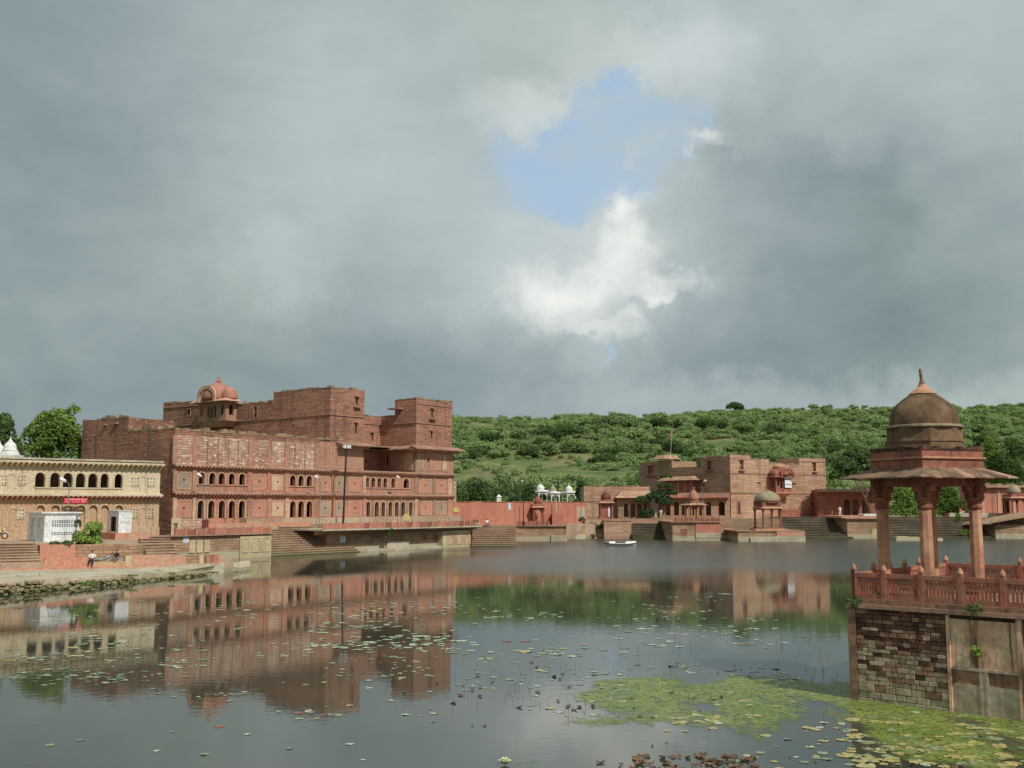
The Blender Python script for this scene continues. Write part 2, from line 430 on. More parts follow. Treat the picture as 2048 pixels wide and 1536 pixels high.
def lerp_tab(tab, x):
    if x <= tab[0][0]: return tab[0][1]
    for (a, b), (c, d) in zip(tab, tab[1:]):
        if x <= c: return b + (d - b) * (x - a) / (c - a)
    return tab[-1][1]


def sstep(a, b, x):
    k = min(1, max(0, (x - a) / (b - a))); return k * k * (3 - 2 * k)


def height(X, Y):
    px = 1024 + FPX * X / max(Y, 1) if Y > 50 else -999
    l = P.loc(X, Y)
    land = max(sstep(0, 3, l[1]) if l[0] < 60 else 0, sstep(184, 187, Y), sstep(6.5, 9, Lq.loc(X, Y)[1]) if X < -.335 * Y and Y < 160 else 0)
    land = max(land, sstep(150, 160, abs(X)), sstep(-40, -50, Y))
    z = -1.2 + land * 3.5
    if Y > 195 and px > 100:
        rz = (HZ - lerp_tab(RIDGE, px)) * 420 / FPX + 5.6
        k = (Y - 205) / 215.0
        if k > 0:
            kk = min(1, k); prof = .16 * kk + .84 * (kk ** 1.25)
            hz = (rz - 3.0) * prof
            if k > 1: hz *= max(.2, 1 - (k - 1) * .35)
            nz = noise.noise(Vector((X * .02, Y * .02, 0))) * 2.4 + noise.noise(Vector((X * .07, Y * .07, 3))) * .8
            z += (hz + nz * min(1, k * 3) * (1 if k < 1 else .3)) * sstep(250, 700, px) * (1 - .0)
    return z


def make_ground():
    xs = np.unique(np.concatenate([np.linspace(-3000, -160, 18), np.linspace(-160, -40, 25), np.linspace(-40, 330, 150), np.linspace(330, 3000, 18)]))
    ys = np.unique(np.concatenate([np.linspace(-2000, -60, 8), np.linspace(-60, 60, 10), np.linspace(60, 180, 50), np.linspace(180, 470, 110), np.linspace(470, 900, 20), np.linspace(900, 4500, 14)]))
    v = [(x, y, height(x, y)) for y in ys for x in xs]
    n = len(xs)
    f = [(j * n + i, j * n + i + 1, (j + 1) * n + i + 1, (j + 1) * n + i) for j in range(len(ys) - 1) for i in range(n - 1)]
    me = bpy.data.meshes.new('ground'); me.from_pydata(v, [], f); me.polygons.foreach_set('use_smooth', [True] * len(f))
    m = bpy.data.materials.new('hill_grass'); m.use_nodes = True; t = NT(m.node_tree)
    co = t.n('ShaderNodeNewGeometry').outputs['Position']
    g = t.mix(t.mr(t.noise(co, .09, 6, .6), .35, .65), c8(84, 104, 50), c8(118, 128, 72))
    g = t.mix(t.mr(t.noise(co, 1.2, 5, .7), .3, .7), t.mix(1, g, (.65, .7, .65), 'MULTIPLY'), g)
    g = t.mix(t.mr(t.noise(t.vm('ADD', co, (40, 9, 3)), .05, 6, .65), .50, .66, 0, .75), g, c8(150, 130, 98))
    g = t.mix(t.mr(t.n('ShaderNodeSeparateXYZ', None, _0=co).outputs[2], .3, 1.2, 1, 0), g, c8(70, 66, 46))
    b = t.n('ShaderNodeBump', None, Strength=.6, Distance=.3, Height=t.noise(co, 2.0, 5, .6))
    p = t.n('ShaderNodeBsdfPrincipled', None, Base_Color=g, Roughness=1.0, Normal=b.outputs[0])
    t.t.links.new(p.outputs[0], t.n('ShaderNodeOutputMaterial').inputs[0])
    me.materials.append(m); o = bpy.data.objects.new('ground', me); COL.objects.link(o); o['kind'] = 'structure'


make_ground()


def make_water():
    m = bpy.data.materials.new('pond_water'); m.use_nodes = True; t = NT(m.node_tree)
    co = t.n('ShaderNodeNewGeometry').outputs['Position']
    sp = t.n('ShaderNodeSeparateXYZ', None, _0=co)
    wn = t.math('MULTIPLY', t.math('SUBTRACT', t.noise(co, .035, 4, .6), .5), 30.0)
    yy = t.math('ADD', sp.outputs[1], wn)
    xx = t.math('ADD', sp.outputs[0], wn)
    brz = t.math('MULTIPLY', t.mr(yy, 70, 100), t.mr(xx, -20, 4))       # the open, breezy part of the pond
    w1 = t.noise(t.vm('MULTIPLY', co, (1.0, 1.6, 1)), 1.7, 3, .55)
    w2 = t.noise(t.vm('MULTIPLY', co, (.5, .8, 1)), .45, 2, .5)
    hgt = t.math('ADD', t.math('MULTIPLY', w1, .6), t.math('MULTIPLY', w2, .6))
    b = t.n('ShaderNodeBump', None, Strength=t.math('ADD', .022, t.math('MULTIPLY', brz, .05)), Distance=.16, Height=hgt)
    murk = t.mix(t.mr(t.noise(co, .12, 4, .6), .35, .65), c8(58, 68, 58), c8(72, 70, 56))
    p = t.n('ShaderNodeBsdfPrincipled', None, Base_Color=murk, Roughness=t.math('ADD', .018, t.math('MULTIPLY', brz, .24)), IOR=1.45, Normal=b.outputs[0])
    t.t.links.new(p.outputs[0], t.n('ShaderNodeOutputMaterial').inputs[0])
    mb = MB(); mb.poly([(-160, -60, 0), (170, -60, 0), (170, 190, 0), (-160, 190, 0)])
    o = mb.build('water', m); o['kind'] = 'structure'


make_water()

# ------------------------------------------------------------ building pieces
def eave(parent, m, a0, a1, z, out=.5, th=.09, drop=.12, bh=.5, pitch=.5, mat=None, bmat=None, back=.05):
    mb = MB()
    pr = [(back, z), (back, z + th + .04), (-out, z + th - drop), (-out, z - drop)]
    b = [m(a0, d, q) for d, q in pr]; e = [m(a1, d, q) for d, q in pr]
    mb.poly(b); mb.poly(e[::-1])
    for i in range(4):
        j = (i + 1) % 4; mb.poly([b[j], b[i], e[i], e[j]])
    o = mb.build('eave', mat or M_CHAJ, parent)
    if bh:
        mb = MB(); n = max(1, int(abs(a1 - a0) / pitch)); w = min(.12, pitch * .26)
        for i in range(n):
            a = a0 + (a1 - a0) * (i + .5) / n
            k = (z - drop * .75) - .004
            pts = [(.02, z - bh), (-.12, z - bh), (-out * .62, z - bh * .6), (-out * .97, k - .12), (-out * .97, k), (.02, z - .004)]
            lo = [m(a - w, d, q) for d, q in pts]; hi = [m(a + w, d, q) for d, q in pts]
            mb.poly(lo); mb.poly(hi[::-1])
            for p in range(6):
                r = (p + 1) % 6; mb.poly([lo[r], lo[p], hi[p], hi[r]])
        mb.build('bracket_row', bmat or M_BRAC, parent, kind='stuff')
    return o


def coping(parent, m, a0, a1, z, th=.6, hmax=.3, wmin=.4, wmax=1.2, mat=None, rag=1.0):
    mb = MB(); a = a0; sg = 1 if a1 > a0 else -1
    while (a1 - a) * sg > .05:
        w = random.uniform(wmin, wmax); e = a + sg * w
        if (a1 - e) * sg < 0: e = a1
        h = random.uniform(.03, hmax) if random.random() < rag else hmax * .5
        d0 = random.uniform(-.06, .0)
        p = [m(a, d0, z), m(e, d0, z), m(e, th, z), m(a, th, z)]
        q = [m(a, d0, z + h), m(e, d0, z + h * random.uniform(.75, 1.1)), m(e, th, z + h), m(a, th, z + h)]
        mb.poly(q)
        for i in range(4):
            j = (i + 1) % 4; mb.poly([p[i], p[j], q[j], q[i]])
        a = e
    return mb.build('coping', mat or M_COP, parent, kind='stuff')


def slabbox(mb, m, a0, a1, d0, d1, z0, z1):
    b = [m(a0, d0, z0), m(a1, d0, z0), m(a1, d1, z0), m(a0, d1, z0), m(a0, d0, z1), m(a1, d0, z1), m(a1, d1, z1), m(a0, d1, z1)]
    for q in ((3, 2, 1, 0), (4, 5, 6, 7), (0, 1, 5, 4), (1, 2, 6, 5), (2, 3, 7, 6), (3, 0, 4, 7)): mb.poly([b[i] for i in q])
    return mb


def frame_panel(parent, m, a0, a1, z0, z1, w=.09, out=.06, name='wall_panel', fm=None, pm=None, holes=0):
    mb = MB()
    for q in ((a0, a0 + w, z0, z1), (a1 - w, a1, z0, z1), (a0 + w, a1 - w, z0, z0 + w), (a0 + w, a1 - w, z1 - w, z1)):
        slabbox(mb, m, q[0], q[1], -out, .01, q[2], q[3])
    if pm is None: pm = random.choice((M_PANEL, M_PANEL, M_PINK, M_PINK, M_PGREY, M_FRAME))
    mb.cur = 1; slabbox(mb, m, a0 + w + .001, a1 - w - .001, -.018, .01, z0 + w + .001, z1 - w - .001)
    if holes:
        c = (a0 + a1) / 2; zc = z0 + (z1 - z0) * .55; mb.cur = 2; slabbox(mb, m, c - .12, c + .12, -.022, .0, zc - .1, zc + .1)
    return mb.build(name, [fm or M_FRAME, pm or M_PANEL, M_BLK], parent)


def jali(parent, m, ac, zc, w=.9, h=1.0, n=3):
    """pierced window: frame with a grid of dark openings behind a lattice"""
    mb = MB(); t = .07
    for q in ((ac - w / 2, ac - w / 2 + t, zc - h / 2, zc + h / 2), (ac + w / 2 - t, ac + w / 2, zc - h / 2, zc + h / 2), (ac - w / 2 + t, ac + w / 2 - t, zc - h / 2, zc - h / 2 + t), (ac - w / 2 + t, ac + w / 2 - t, zc + h / 2 - t, zc + h / 2)):
        slabbox(mb, m, q[0], q[1], -.07, .01, q[2], q[3])
    for i in range(1, n):
        x = ac - w / 2 + w * i / n; slabbox(mb, m, x - .09, x + .09, -.05, .0, zc - h / 2 + t, zc + h / 2 - t)
        z = zc - h / 2 + h * i / n; slabbox(mb, m, ac - w / 2 + t, ac + w / 2 - t, -.046, .0, z - .1, z + .1)
    mb.cur = 1; slabbox(mb, m, ac - w / 2 + t, ac + w / 2 - t, -.012, .005, zc - h / 2 + t, zc + h / 2 - t)
    return mb.build('lattice_window', [M_CREAM, M_BLK], parent)


def niche_window(parent, m, ac, z0, z1, w=.55, hood=True, sill=True, mat=None):
    mb = MB()
    if hood: slabbox(mb, m, ac - w * .9, ac + w * .9, -.28, .02, z1 + .05, z1 + .14)
    slabbox(mb, m, ac - w / 2 - .1, ac - w / 2, -.08, .05, z0, z1); slabbox(mb, m, ac + w / 2, ac + w / 2 + .1, -.08, .05, z0, z1)
    if sill:
        slabbox(mb, m, ac - w * 1.1, ac + w * 1.1, -.45, .02, z0 - .32, z0 - .2)
    return mb.build('window', mat or M_CHAJ, parent)


def arch_frame(parent, m, ac, w, zb, zt, arch, mat, out=.07, bw=.13, name='arch_surround'):
    o = arch_pts(ac, w, zb, zt, arch); i2 = arch_pts(ac, w + 2 * bw, zb - .001, zt + bw, arch)
    mb = MB()
    for k in range(len(o) - 1):
        a, b, c, d = o[k], o[k + 1], i2[k + 1], i2[k]
        mb.poly([m(q[0], -out, q[1]) for q in (a, b, c, d)])
        mb.poly([m(c[0], -out, c[1]), m(d[0], -out, d[1]), m(d[0], .01, d[1]), m(c[0], .01, c[1])])
        mb.poly([m(a[0], -out, a[1]), m(b[0], -out, b[1]), m(b[0], .01, b[1]), m(a[0], .01, a[1])])
    return mb.build(name, mat, parent)


def domepts(r, h, z0, n=10, bulge=.06, neck=.02):
    pr = []
    for i in range(n + 1):
        k = i / n
        rr = math.cos(k * math.pi / 2) ** .82 * (1 + bulge * math.sin(k * math.pi * 1.25) * (1 if k < .8 else 0))
        pr.append((max(neck, r * rr), z0 + h * (math.sin(k * math.pi / 2) ** 1.0 * .88 + .12 * k ** 3)))
    return pr


def chhatri(name, label, X, Y, z0, rot, half, colh, colr, eav, frz, drum, dr, dh, fin, ms, cat='pavilion', group=None, arches=False, ncol=8):
    """small domed pavilion: ms = (column, beam/frieze, eave, dome, finial) materials"""
    t = thing(name, label, cat, None, (X, Y, z0), group); t.rotation_euler = (0, 0, rot)
    MB().box(-half - colr * 2.2, half + colr * 2.2, -half - colr * 2.2, half + colr * 2.2, -.02, .14).build('plinth', ms[1], t)
    for sx in (-1, 1):
        for sy in (-1, 1):
            x, y = sx * half, sy * half
            c = MB().lathe(x, y, [(colr * 1.35, .14), (colr * 1.35, .36), (colr, .44), (colr * .93, colh - .35)], ncol, math.pi / ncol).build('column', ms[0], t)
            MB().lathe(x, y, [(colr * .93, colh - .35), (colr * 1.25, colh - .25), (colr * 1.25, colh - .19), (colr * 1.55, colh - .05), (colr * 1.55, colh)], ncol, math.pi / ncol).build('capital', ms[0], c)
    hb = half + colr * 1.2
    mb = MB()
    for a in (0, 1):
        for s in (-1, 1):
            if a: mb.box(s * half - colr, s * half + colr, -hb + (2 * colr), hb - (2 * colr), colh, colh + .3)
            else: mb.box(-hb, hb, s * half - colr, s * half + colr, colh + .002, colh + .3)
    mb.build('beam', ms[1], t)
    if arches:
        for s, mm in ((-1, lambda a, d, z: (a, -half - .03 + d, z)), (1, lambda a, d, z: (a, half + .03 - d, z)), (-2, lambda a, d, z: (-half - .03 + d, a, z)), (2, lambda a, d, z: (half + .03 - d, a, z))):
            mb = MB(); wall(mb, -half + colr * .8, half - colr * .8, colh * .55, colh + .02, mm, [(0, 2 * half - colr * 2.0, colh * .55 - .01, colh - .12, 1, False)], .06)
            mb.build('arch_panel', ms[1], t)
    ze = colh + .3; e = half + eav; hf = half + colr * .9
    MB().frus((-e, e, -e, e), ze - eav * .22, (-hf, hf, -hf, hf), ze + .16).build('eave', ms[2], t)
    if frz > 0:
        f = MB().box(-hf, hf, -hf, hf, ze + .161, ze + frz).build('frieze', ms[1], t)
        MB().box(-hf - .05, hf + .05, -hf - .05, hf + .05, ze + frz + .001, ze + frz + .07).build('moulding', ms[2], f)
    zd = ze + max(frz, .16) + .07
    MB().lathe(0, 0, [(dr * 1.07, zd - .05), (dr * 1.07, zd + drum * .9), (dr * 1.12, zd + drum * .92), (dr * 1.12, zd + drum)], 8, math.pi / 8).build('drum', ms[1], t)
    d = MB().lathe(0, 0, domepts(dr, dh, zd + drum), 20).build('dome', ms[3], t, True)
    zt = zd + drum + dh
    if fin: MB().lathe(0, 0, [(dr * .3, zt - dh * .08), (dr * .12, zt + fin * .18), (dr * .05, zt + fin * .3), (dr * .11, zt + fin * .42), (dr * .04, zt + fin * .55), (.012, zt + fin)], 10).build('finial', ms[4], d)
    return t


def steps(name, label, fr, x0, x1, yb, yt, z0, z1, n, mat, group=None, skew=0.0):
    t = thing(name, label, 'steps', fr, ((x0 + x1) / 2, yb, 0), group)
    for i in range(n):
        y = yb + (yt - yb) * i / n; z = z0 + (z1 - z0) * (i + 1) / n; zp = -.6 if i == 0 else z0 + (z1 - z0) * i / n - .06
        j = random.uniform(-.015, .015)
        ye = yt + .05 if i == n - 1 else y + 2.0 * (yt - yb) / n
        mb = MB(); xa, xc = x0 + random.uniform(0, .05), x1 - random.uniform(0, .05); zt = z + random.uniform(-.01, .01)
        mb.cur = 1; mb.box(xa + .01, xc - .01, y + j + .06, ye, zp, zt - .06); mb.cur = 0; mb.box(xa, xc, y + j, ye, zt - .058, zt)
        mb.build('step', [mat, M_RISE if mat is M_STEP else M_RISED_SHADE], t)  # risers get the painted-shade tone so treads look sunlit
    return t


def parapet(parent, fr_m, a0, a1, z, h=.62, n=8, mat=None, pmat=None, d=0.0):
    mb_w = (a1 - a0) / n
    for i in range(n + 1):
        a = a0 + mb_w * i
        mb = MB(); slabbox(mb, fr_m, a - .07, a + .07, d - .03, d + .15, z, z + h + .09); mb.build('post', pmat or M_REDL, parent)
        if i < n:
            mb = MB(); slabbox(mb, fr_m, a + .072, a + mb_w - .072, d + .01, d + .11, z + .02, z + h * random.uniform(.93, 1)); mb.build('parapet_panel', mat or random.choice((M_RED, M_REDW, M_RAIL)), parent)


def signboard(label, pos, w, h, face, mat, inks, rows=3, post=None, name='sign_board', tilt=0):
    """flat board facing direction face (xy), with rows of small illegible strokes"""
    t = thing(name, label, 'sign', None, pos)
    t.rotation_euler = (0, 0, math.atan2(face[1], face[0]) + math.pi / 2)
    b = MB().box(-w / 2, w / 2, -.03, .03, 0, h).build('board', mat, t)
    mb = MB()
    for r in range(rows):
        z = h * (1 - (r + .62) / (rows + .25)); a = -w * .42; e = w * (.42 if r % 3 != 2 else random.uniform(.1, .4))
        while a < e:
            q = random.uniform(.03, .09) * w
            mb.box(a, min(a + q, e), -.034, -.03, z - h * .05, z + h * .05 + random.uniform(0, h * .03)); a += q + w * .02
    mb.build('lettering', inks, b)
    if post:
        for s in (-1, 1): MB().box(s * w * .4 - .03, s * w * .4 + .03, .031, .09, -post, h).build('post', M_STEEL, t)
    return t


def lamp_post(label, base, h, head_dx, group='street lamps by the palace'):
    t = thing('street_lamp', label, 'lamp', None, base, group)
    MB().tube([(0, 0, 0), (0, 0, h * .97)], [.055, .035], 8).build('pole', M_STEEL, t)
    MB().tube([(0, 0, h * .96), (head_dx * .4, -.2, h * 1.0), (head_dx, -.45, h * 1.03)], .025, 6).build('arm', M_STEEL, t)
    mb = MB(); mb.lathe(0, 0, [(.05, -.35), (.14, -.25), (.19, .1), (.15, .3), (.05, .38)], 10)
    o = mb.build('lamp_head', M_LAMP, t, True); o.location = (head_dx * 1.1, -.5, h * 1.035); o.rotation_euler = (math.radians(65), 0, math.radians(-40 if head_dx < 0 else 40))
    return t


# ------------------------------------------------------------ the palace
def palace():
    t = thing('palace', 'long red sandstone palace with arcades and brick towers above the steps', 'palace', P, (23, 0, 2.3))
    m = front(0.0)
    FL, Z1, Z2, ZT = 4.12, 7.0, 9.98, 13.75
    ax = lambda x, y: P.px(x, y)[0]
    g1 = [(ax(x, 1018), .86) for x in (401, 422, 443, 463, 483)] + [(ax(x, 1018), .92) for x in (585, 601.5, 618)] + [(ax(x, 1018), w) for x, w in ((736, .72), (753, .78), (766, .7), (780, .74), (793, .74), (806, .74), (821, .7))]
    g2 = [(ax(x, 957), .84) for x in (403, 424, 443, 463, 483.5)] + [(ax(x, 962), .86) for x in (585, 601.5, 618)] + [(ax(x, 967), w) for x, w in ((734.5, .6), (746, .74), (758, .74), (770, .74), (786, .78), (812, 1.1))]
    o1 = [(a, w, FL, 6.12 if i < 8 else 6.05, 1, False) for i, (a, w) in enumerate(g1)]
    o2 = [(a, w, 7.92, 9.22, 1, False) for a, w in g2]
    mb = MB(); wall(mb, 0, 47.1, 2.0, Z1, m, o1, .45); mb.build('ground_storey_wall', M_PINK, t)
    mb = MB(); wall(mb, 0, 47.1, Z1, Z2, m, o2, .45); mb.build('upper_storey_wall', M_PINK, t)
    for ops in (o1, o2):
        for (a, w, zb, zt, ar, bl) in ops:
            arch_frame(t, m, a, w, zb, zt, 1, M_FRAME)
    # rooms behind the arcades
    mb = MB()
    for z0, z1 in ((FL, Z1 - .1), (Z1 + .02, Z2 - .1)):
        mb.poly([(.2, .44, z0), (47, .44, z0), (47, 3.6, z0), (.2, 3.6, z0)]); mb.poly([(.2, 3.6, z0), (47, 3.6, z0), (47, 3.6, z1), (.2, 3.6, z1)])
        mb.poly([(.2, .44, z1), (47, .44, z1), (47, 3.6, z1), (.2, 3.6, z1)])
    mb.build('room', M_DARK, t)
    # sills of the upper arches, string courses
    for x0, x1, z in ((392, 496, 7.86), (576, 628, 7.86), (727, 822, 7.82)):
        mb = MB(); slabbox(mb, m, ax(x0, 968), ax(x1, 970), -.12, .01, z - .06, z); mb.build('sill', M_FRAME, t)
    eave(t, m, -.1, 47.2, Z1 - .05, .52); eave(t, m, -.1, 47.2, Z2 - .02, .52)
    # pilasters and sunk panels
    for x0, x1 in ((345, 351.5), (384, 392), (495, 503), (534, 541), (569, 577), (629, 637), (663, 668), (725, 731), (829, 835), (866, 870), (895, 903)):
        for za, zb, yy in ((FL - .5, Z1 - .52, 1018), (Z1 + .09, Z2 - .5, 960)):
            mb = MB(); slabbox(mb, m, ax(x0, yy), ax(x1, yy), -.12, .01, za, zb); mb.build('pilaster', random.choice((M_PINK, M_FRAME, M_PANEL)), t)
    for x0, x1 in ((353, 382), (505, 532), (543, 567), (640, 661), (671, 685), (697, 722), (838, 863), (872, 893)):
        frame_panel(t, m, ax(x0, 1018), ax(x1, 1018), FL + .12, 6.1, holes=1); frame_panel(t, m, ax(x0, 960), ax(x1, 960), 7.3, 9.2, holes=1)
    # upper masonry wall with plaster pilasters
    e3 = ax(690, 915)
    mb = MB(); wall(mb, 0, ax(637, 900), Z2, ZT - .55, m); mb.build('pale_masonry_wall', M_BRICKW, t)
    mb = MB(); wall(mb, 0, ax(637, 900), ZT - .55, ZT, m); mb.build('wall_head', M_BRICK, t)
    mb = MB(); wall(mb, ax(637, 900), ax(728, 900), Z2, 13.5, m); mb.build('third_storey_wall', M_PINK, t)
    for x0, x1 in ((345, 352), (385, 393), (496, 504), (535, 543), (569, 577), (629, 640)):
        mb = MB(); slabbox(mb, m, ax(x0, 900), ax(x1, 900), -.1, .01, Z2 + .08, ZT - .6); mb.build('pilaster', M_PINK, t)
    for x in (415, 436, 457, 477, 590, 610):
        mb = MB(); slabbox(mb, m, ax(x, 900) - .06, ax(x, 900) + .06, -.04, .01, Z2 + .1, ZT - .7); mb.build('pilaster', M_BRICK, t)
    for x0, x1 in ((642, 662), (668, 686), (696, 724)):
        frame_panel(t, m, ax(x0, 915), ax(x1, 915), Z2 + .3, 12.9)
    coping(t, m, 0, ax(690, 880), ZT, .7, .5, .25, .9)
    eave(t, m, ax(672, 886), ax(735, 890), 13.5, 1.3, .12, .36, .6)
    # left flank
    ml = leftside(0.0)
    mb = MB(); wall(mb, 0, 8.85, 0, 13.9, ml); wall(mb, 8.85, 18.3, 0, 15.55, ml); mb.poly([(0, 18.3, 0), (20, 18.3, 0), (20, 18.3, 15.5), (0, 18.3, 15.5)])
    mb.poly([(0, 8.85, 13.7), (6, 8.85, 13.7), (6, 8.85, 15.55), (0, 8.85, 15.55)]); mb.build('flank_wall', M_BRICK, t)
    coping(t, ml, .1, 8.85, 13.9, .7, .5); coping(t, ml, 8.86, 18.3, 15.55, .7, .5)
    for a, z in ((11.2, 14.9), (13.4, 14.8)):
        mb = MB(); slabbox(mb, ml, a - .35, a + .35, -.3, .02, z, z + .16); mb.build('ledge', M_COP, t)
    MB().box(.02, 47, 3.7, 18, 13.55, 13.72).build('roof', M_COP, t)
    mb = MB(); mb.poly([(47.1, 0, 0), (47.1, 18, 0), (47.1, 18, 13.5), (47.1, 0, 13.5)]); mb.poly([(0, 18, 0), (47.1, 18, 0), (47.1, 18, 13.5), (0, 18, 13.5)]); mb.build('rear_wall', M_BRICK, t)
    MB().box(47.102, 48.1, .25, 9, 1.5, 9.1).build('buttress', M_BRICKW, t)
    # first tower and the long block behind it
    X1, X2, YT = 25.7, 31.9, 3.0
    mt = front(YT); ms = leftside(X1)
    mb = MB(); wall(mb, X1, X2, 17.3, 20.9, mt, [(30.4, .55, 18.9, 20.0, 0, True)], .4); wall(mb, X1, X2, 13.3, 17.3, mt, [(30.35, .45, 15.2, 16.5, 1, True)], .4); mb.build('tower_front', M_BRICK, t)
    mb = MB(); wall(mb, YT, 14.3, 13.3, 20.9, ms, [(10.2, .3, 16.0, 16.4, 0, True)], .3); wall(mb, 14.3, 29.6, 13.3, 19.7, ms, [(18.0, .75, 17.7, 19.2, 0, True)], .3); wall(mb, 29.6, 39.4, 13.3, 20.75, ms, [(33.0, .6, 18.6, 19.6, 0, True)], .3)
    mb.poly([(X1, 14.3, 19.6), (X2, 14.3, 19.6), (X2, 14.3, 20.9), (X1, 14.3, 20.9)]); mb.poly([(X2, YT, 13), (X2, 14.3, 13), (X2, 14.3, 20.9), (X2, YT, 20.9)])
    mb.poly([(X1, 29.6, 19.6), (X2, 29.6, 19.6), (X2, 29.6, 20.75), (X1, 29.6, 20.75)]); mb.poly([(X1, 39.4, 0), (X2, 39.4, 0), (X2, 39.4, 20.75), (X1, 39.4, 20.75)])
    mb.poly([(X2, 14.3, 13), (X2, 39.4, 13), (X2, 39.4, 19.7), (X2, 14.3, 19.7)])
    mb.build('tower_flank', M_BRICK, t)
    mb = MB(); mb.poly([(X1, YT, 20.8), (X2, YT, 20.8), (X2, 14.3, 20.8), (X1, 14.3, 20.8)]); mb.poly([(X1, 14.3, 19.5), (X2, 14.3, 19.5), (X2, 39, 19.5), (X1, 39, 19.5)]); mb.build('tower_roof', M_COP, t)
    # body under the rear of the block
    mb = MB(); wall(mb, 18.3, 39.4, 0, 13.35, leftside(X1)); mb.build('rear_flank', M_BRICK, t)
    coping(t, mt, X1 - .05, X2, 20.9, .6, .32); coping(t, ms, YT, 14.3, 20.9, .6, .32); coping(t, ms, 14.4, 29.6, 19.7, .6, .35); coping(t, ms, 29.6, 39.4, 20.75, .6, .35)
    mb = MB(); slabbox(mb, mt, X1 - .12, X2 + .02, -.12, .01, 17.3, 17.42); slabbox(mb, ms, YT, 39.4, -.121, .01, 17.3, 17.42); slabbox(mb, ms, 29.6, 39.4, -.121, .01, 20.1, 20.2); mb.build('string_course', M_CHAJ, t)
    niche_window(t, mt, 30.4, 18.9, 20.0); niche_window(t, mt, 30.35, 15.2, 16.5, .42, True, False)
    niche_window(t, ms, 33.0, 18.6, 19.6, .5, True, False); niche_window(t, ms, 18.0, 17.7, 19.2, .75, False, False)
    # second tower, lower part on the front plane
    A1, A2 = 38.95, 46.75
    mf = front(-.02); mq = leftside(A1)
    mb = MB(); wall(mb, A1, A2 + .35, Z2, 13.5, mf, [(41.6, .4, 11.6, 12.2, 1, True)], .3); wall(mb, .0, 6.8, Z2, 13.5, mq, [(5.4, .55, 11.2, 12.5, 0, False)], .3)
    wall(mb, ax(728, 900), A1, Z2, 13.3, front(6.8), [(36.2, .5, 11.4, 11.9, 0, True)], .3); mb.poly([(ax(728, 900), 0, Z2), (ax(728, 900), 6.8, Z2), (ax(728, 900), 6.8, 13.3), (ax(728, 900), 0, 13.3)])
    mb.build('third_storey_side', M_PINK, t)
    for a0, a1 in ((39.4, 40.6), (42.6, 44.2), (44.6, 45.6)): frame_panel(t, mf, a0, a1, 10.5, 12.7)
    frame_panel(t, mq, .5, 2.2, 10.4, 12.8); frame_panel(t, mq, 2.6, 4.6, 10.4, 12.8)
    arch_frame(t, mf, 41.6, 1.1, 10.4, 12.9, 1, M_FRAME, name='wall_panel'); arch_frame(t, mq, 1.35, 1.2, 10.4, 12.6, 1, M_FRAME, name='wall_panel')
    mb = MB(); wall(mb, A1, A2, 17.0, 20.3, mf, [(42.3, .55, 17.9, 19.1, 0, True)], .4); wall(mb, A1, A2, 13.4, 17.0, mf, [(42.2, .45, 14.9, 15.9, 0, True)], .4); mb.build('tower_front', M_BRICK, t)
    mb = MB(); wall(mb, -.02, 4.0, 13.4, 20.3, mq); wall(mb, 4.0, 6.8, 13.4, 18.1, mq); wall(mb, X2, A1, 13.2, 18.1, front(6.8), [(37.3, .42, 14.6, 15.7, 0, True)], .3)
    mb.poly([(A1, 4, 18), (A2, 4, 18), (A2, 4, 20.3), (A1, 4, 20.3)]); mb.poly([(A2, 0, 13), (A2, 12, 13), (A2, 12, 18), (A2, 0, 18)]); mb.poly([(A2, 0, 17.9), (A2, 4, 17.9), (A2, 4, 20.3), (A2, 0, 20.3)])
    mb.build('tower_flank', M_BRICK, t)
    mb = MB(); mb.poly([(A1, 0, 20.2), (A2, 0, 20.2), (A2, 4, 20.2), (A1, 4, 20.2)]); mb.poly([(X2, 6.8, 17.9), (A2, 6.8, 17.9), (A2, 14, 17.9), (X2, 14, 17.9)]); mb.poly([(A1, 4, 17.95), (A2, 4, 17.95), (A2, 7, 17.95), (A1, 7, 17.95)]); mb.build('tower_roof', M_COP, t)
    coping(t, mf, A1 - .04, A2, 20.3, .6, .34); coping(t, mq, 0, 4.0, 20.3, .6, .34); coping(t, mq, 4.0, 6.8, 18.1, .5, .18); coping(t, front(6.8), X2, A1, 18.1, .5, .18)
    mb = MB(); slabbox(mb, mf, A1 - .12, A2 + .05, -.12, .01, 16.9, 17.02); slabbox(mb, mq, 0, 6.7, -.121, .01, 16.9, 17.02); slabbox(mb, front(6.8), X2, A1 - .13, -.12, .01, 16.9, 17.02); slabbox(mb, mf, A1 - .1, A2 + .03, -.08, .01, 19.6, 19.7); mb.build('string_course', M_CHAJ, t)
    niche_window(t, mf, 42.3, 17.9, 19.1); niche_window(t, mf, 42.2, 14.9, 15.9, .42, True, False); niche_window(t, front(6.8), 37.3, 14.6, 15.7, .42, True, False)
    eave(t, mf, A1 - 1.25, A2 + 1.2, 13.68, 1.35, .14, .42, .7); eave(t, mq, .0, 6.8, 13.64, 1.35, .14, .42, .7); eave(t, front(6.8), ax(730, 900), A1 - .9, 13.6, 1.2, .14, .4, .6)
    # sill-like projecting slab on the second tower's skyline
    MB().box(A1 - .9, A1, 2.4, 4.6, 18.95, 19.15).build('ledge', M_CHAJ, t)
    # jharokha balcony on the flank
    jy, jx = 25.2, X1
    b = MB()
    b.frus((jx - 1.5, jx + .2, jy - 2.6, jy + 2.6), 16.6, (jx - 2.0, jx + .2, jy - 3.2, jy + 3.2), 17.35).build('balcony_base', M_BRAC, t)
    MB().box(jx - 2.1, jx + .2, jy - 3.4, jy + 3.4, 17.351, 17.55).build('balcony_floor', M_CHAJ, t)
    mj = leftside(jx - 1.9)
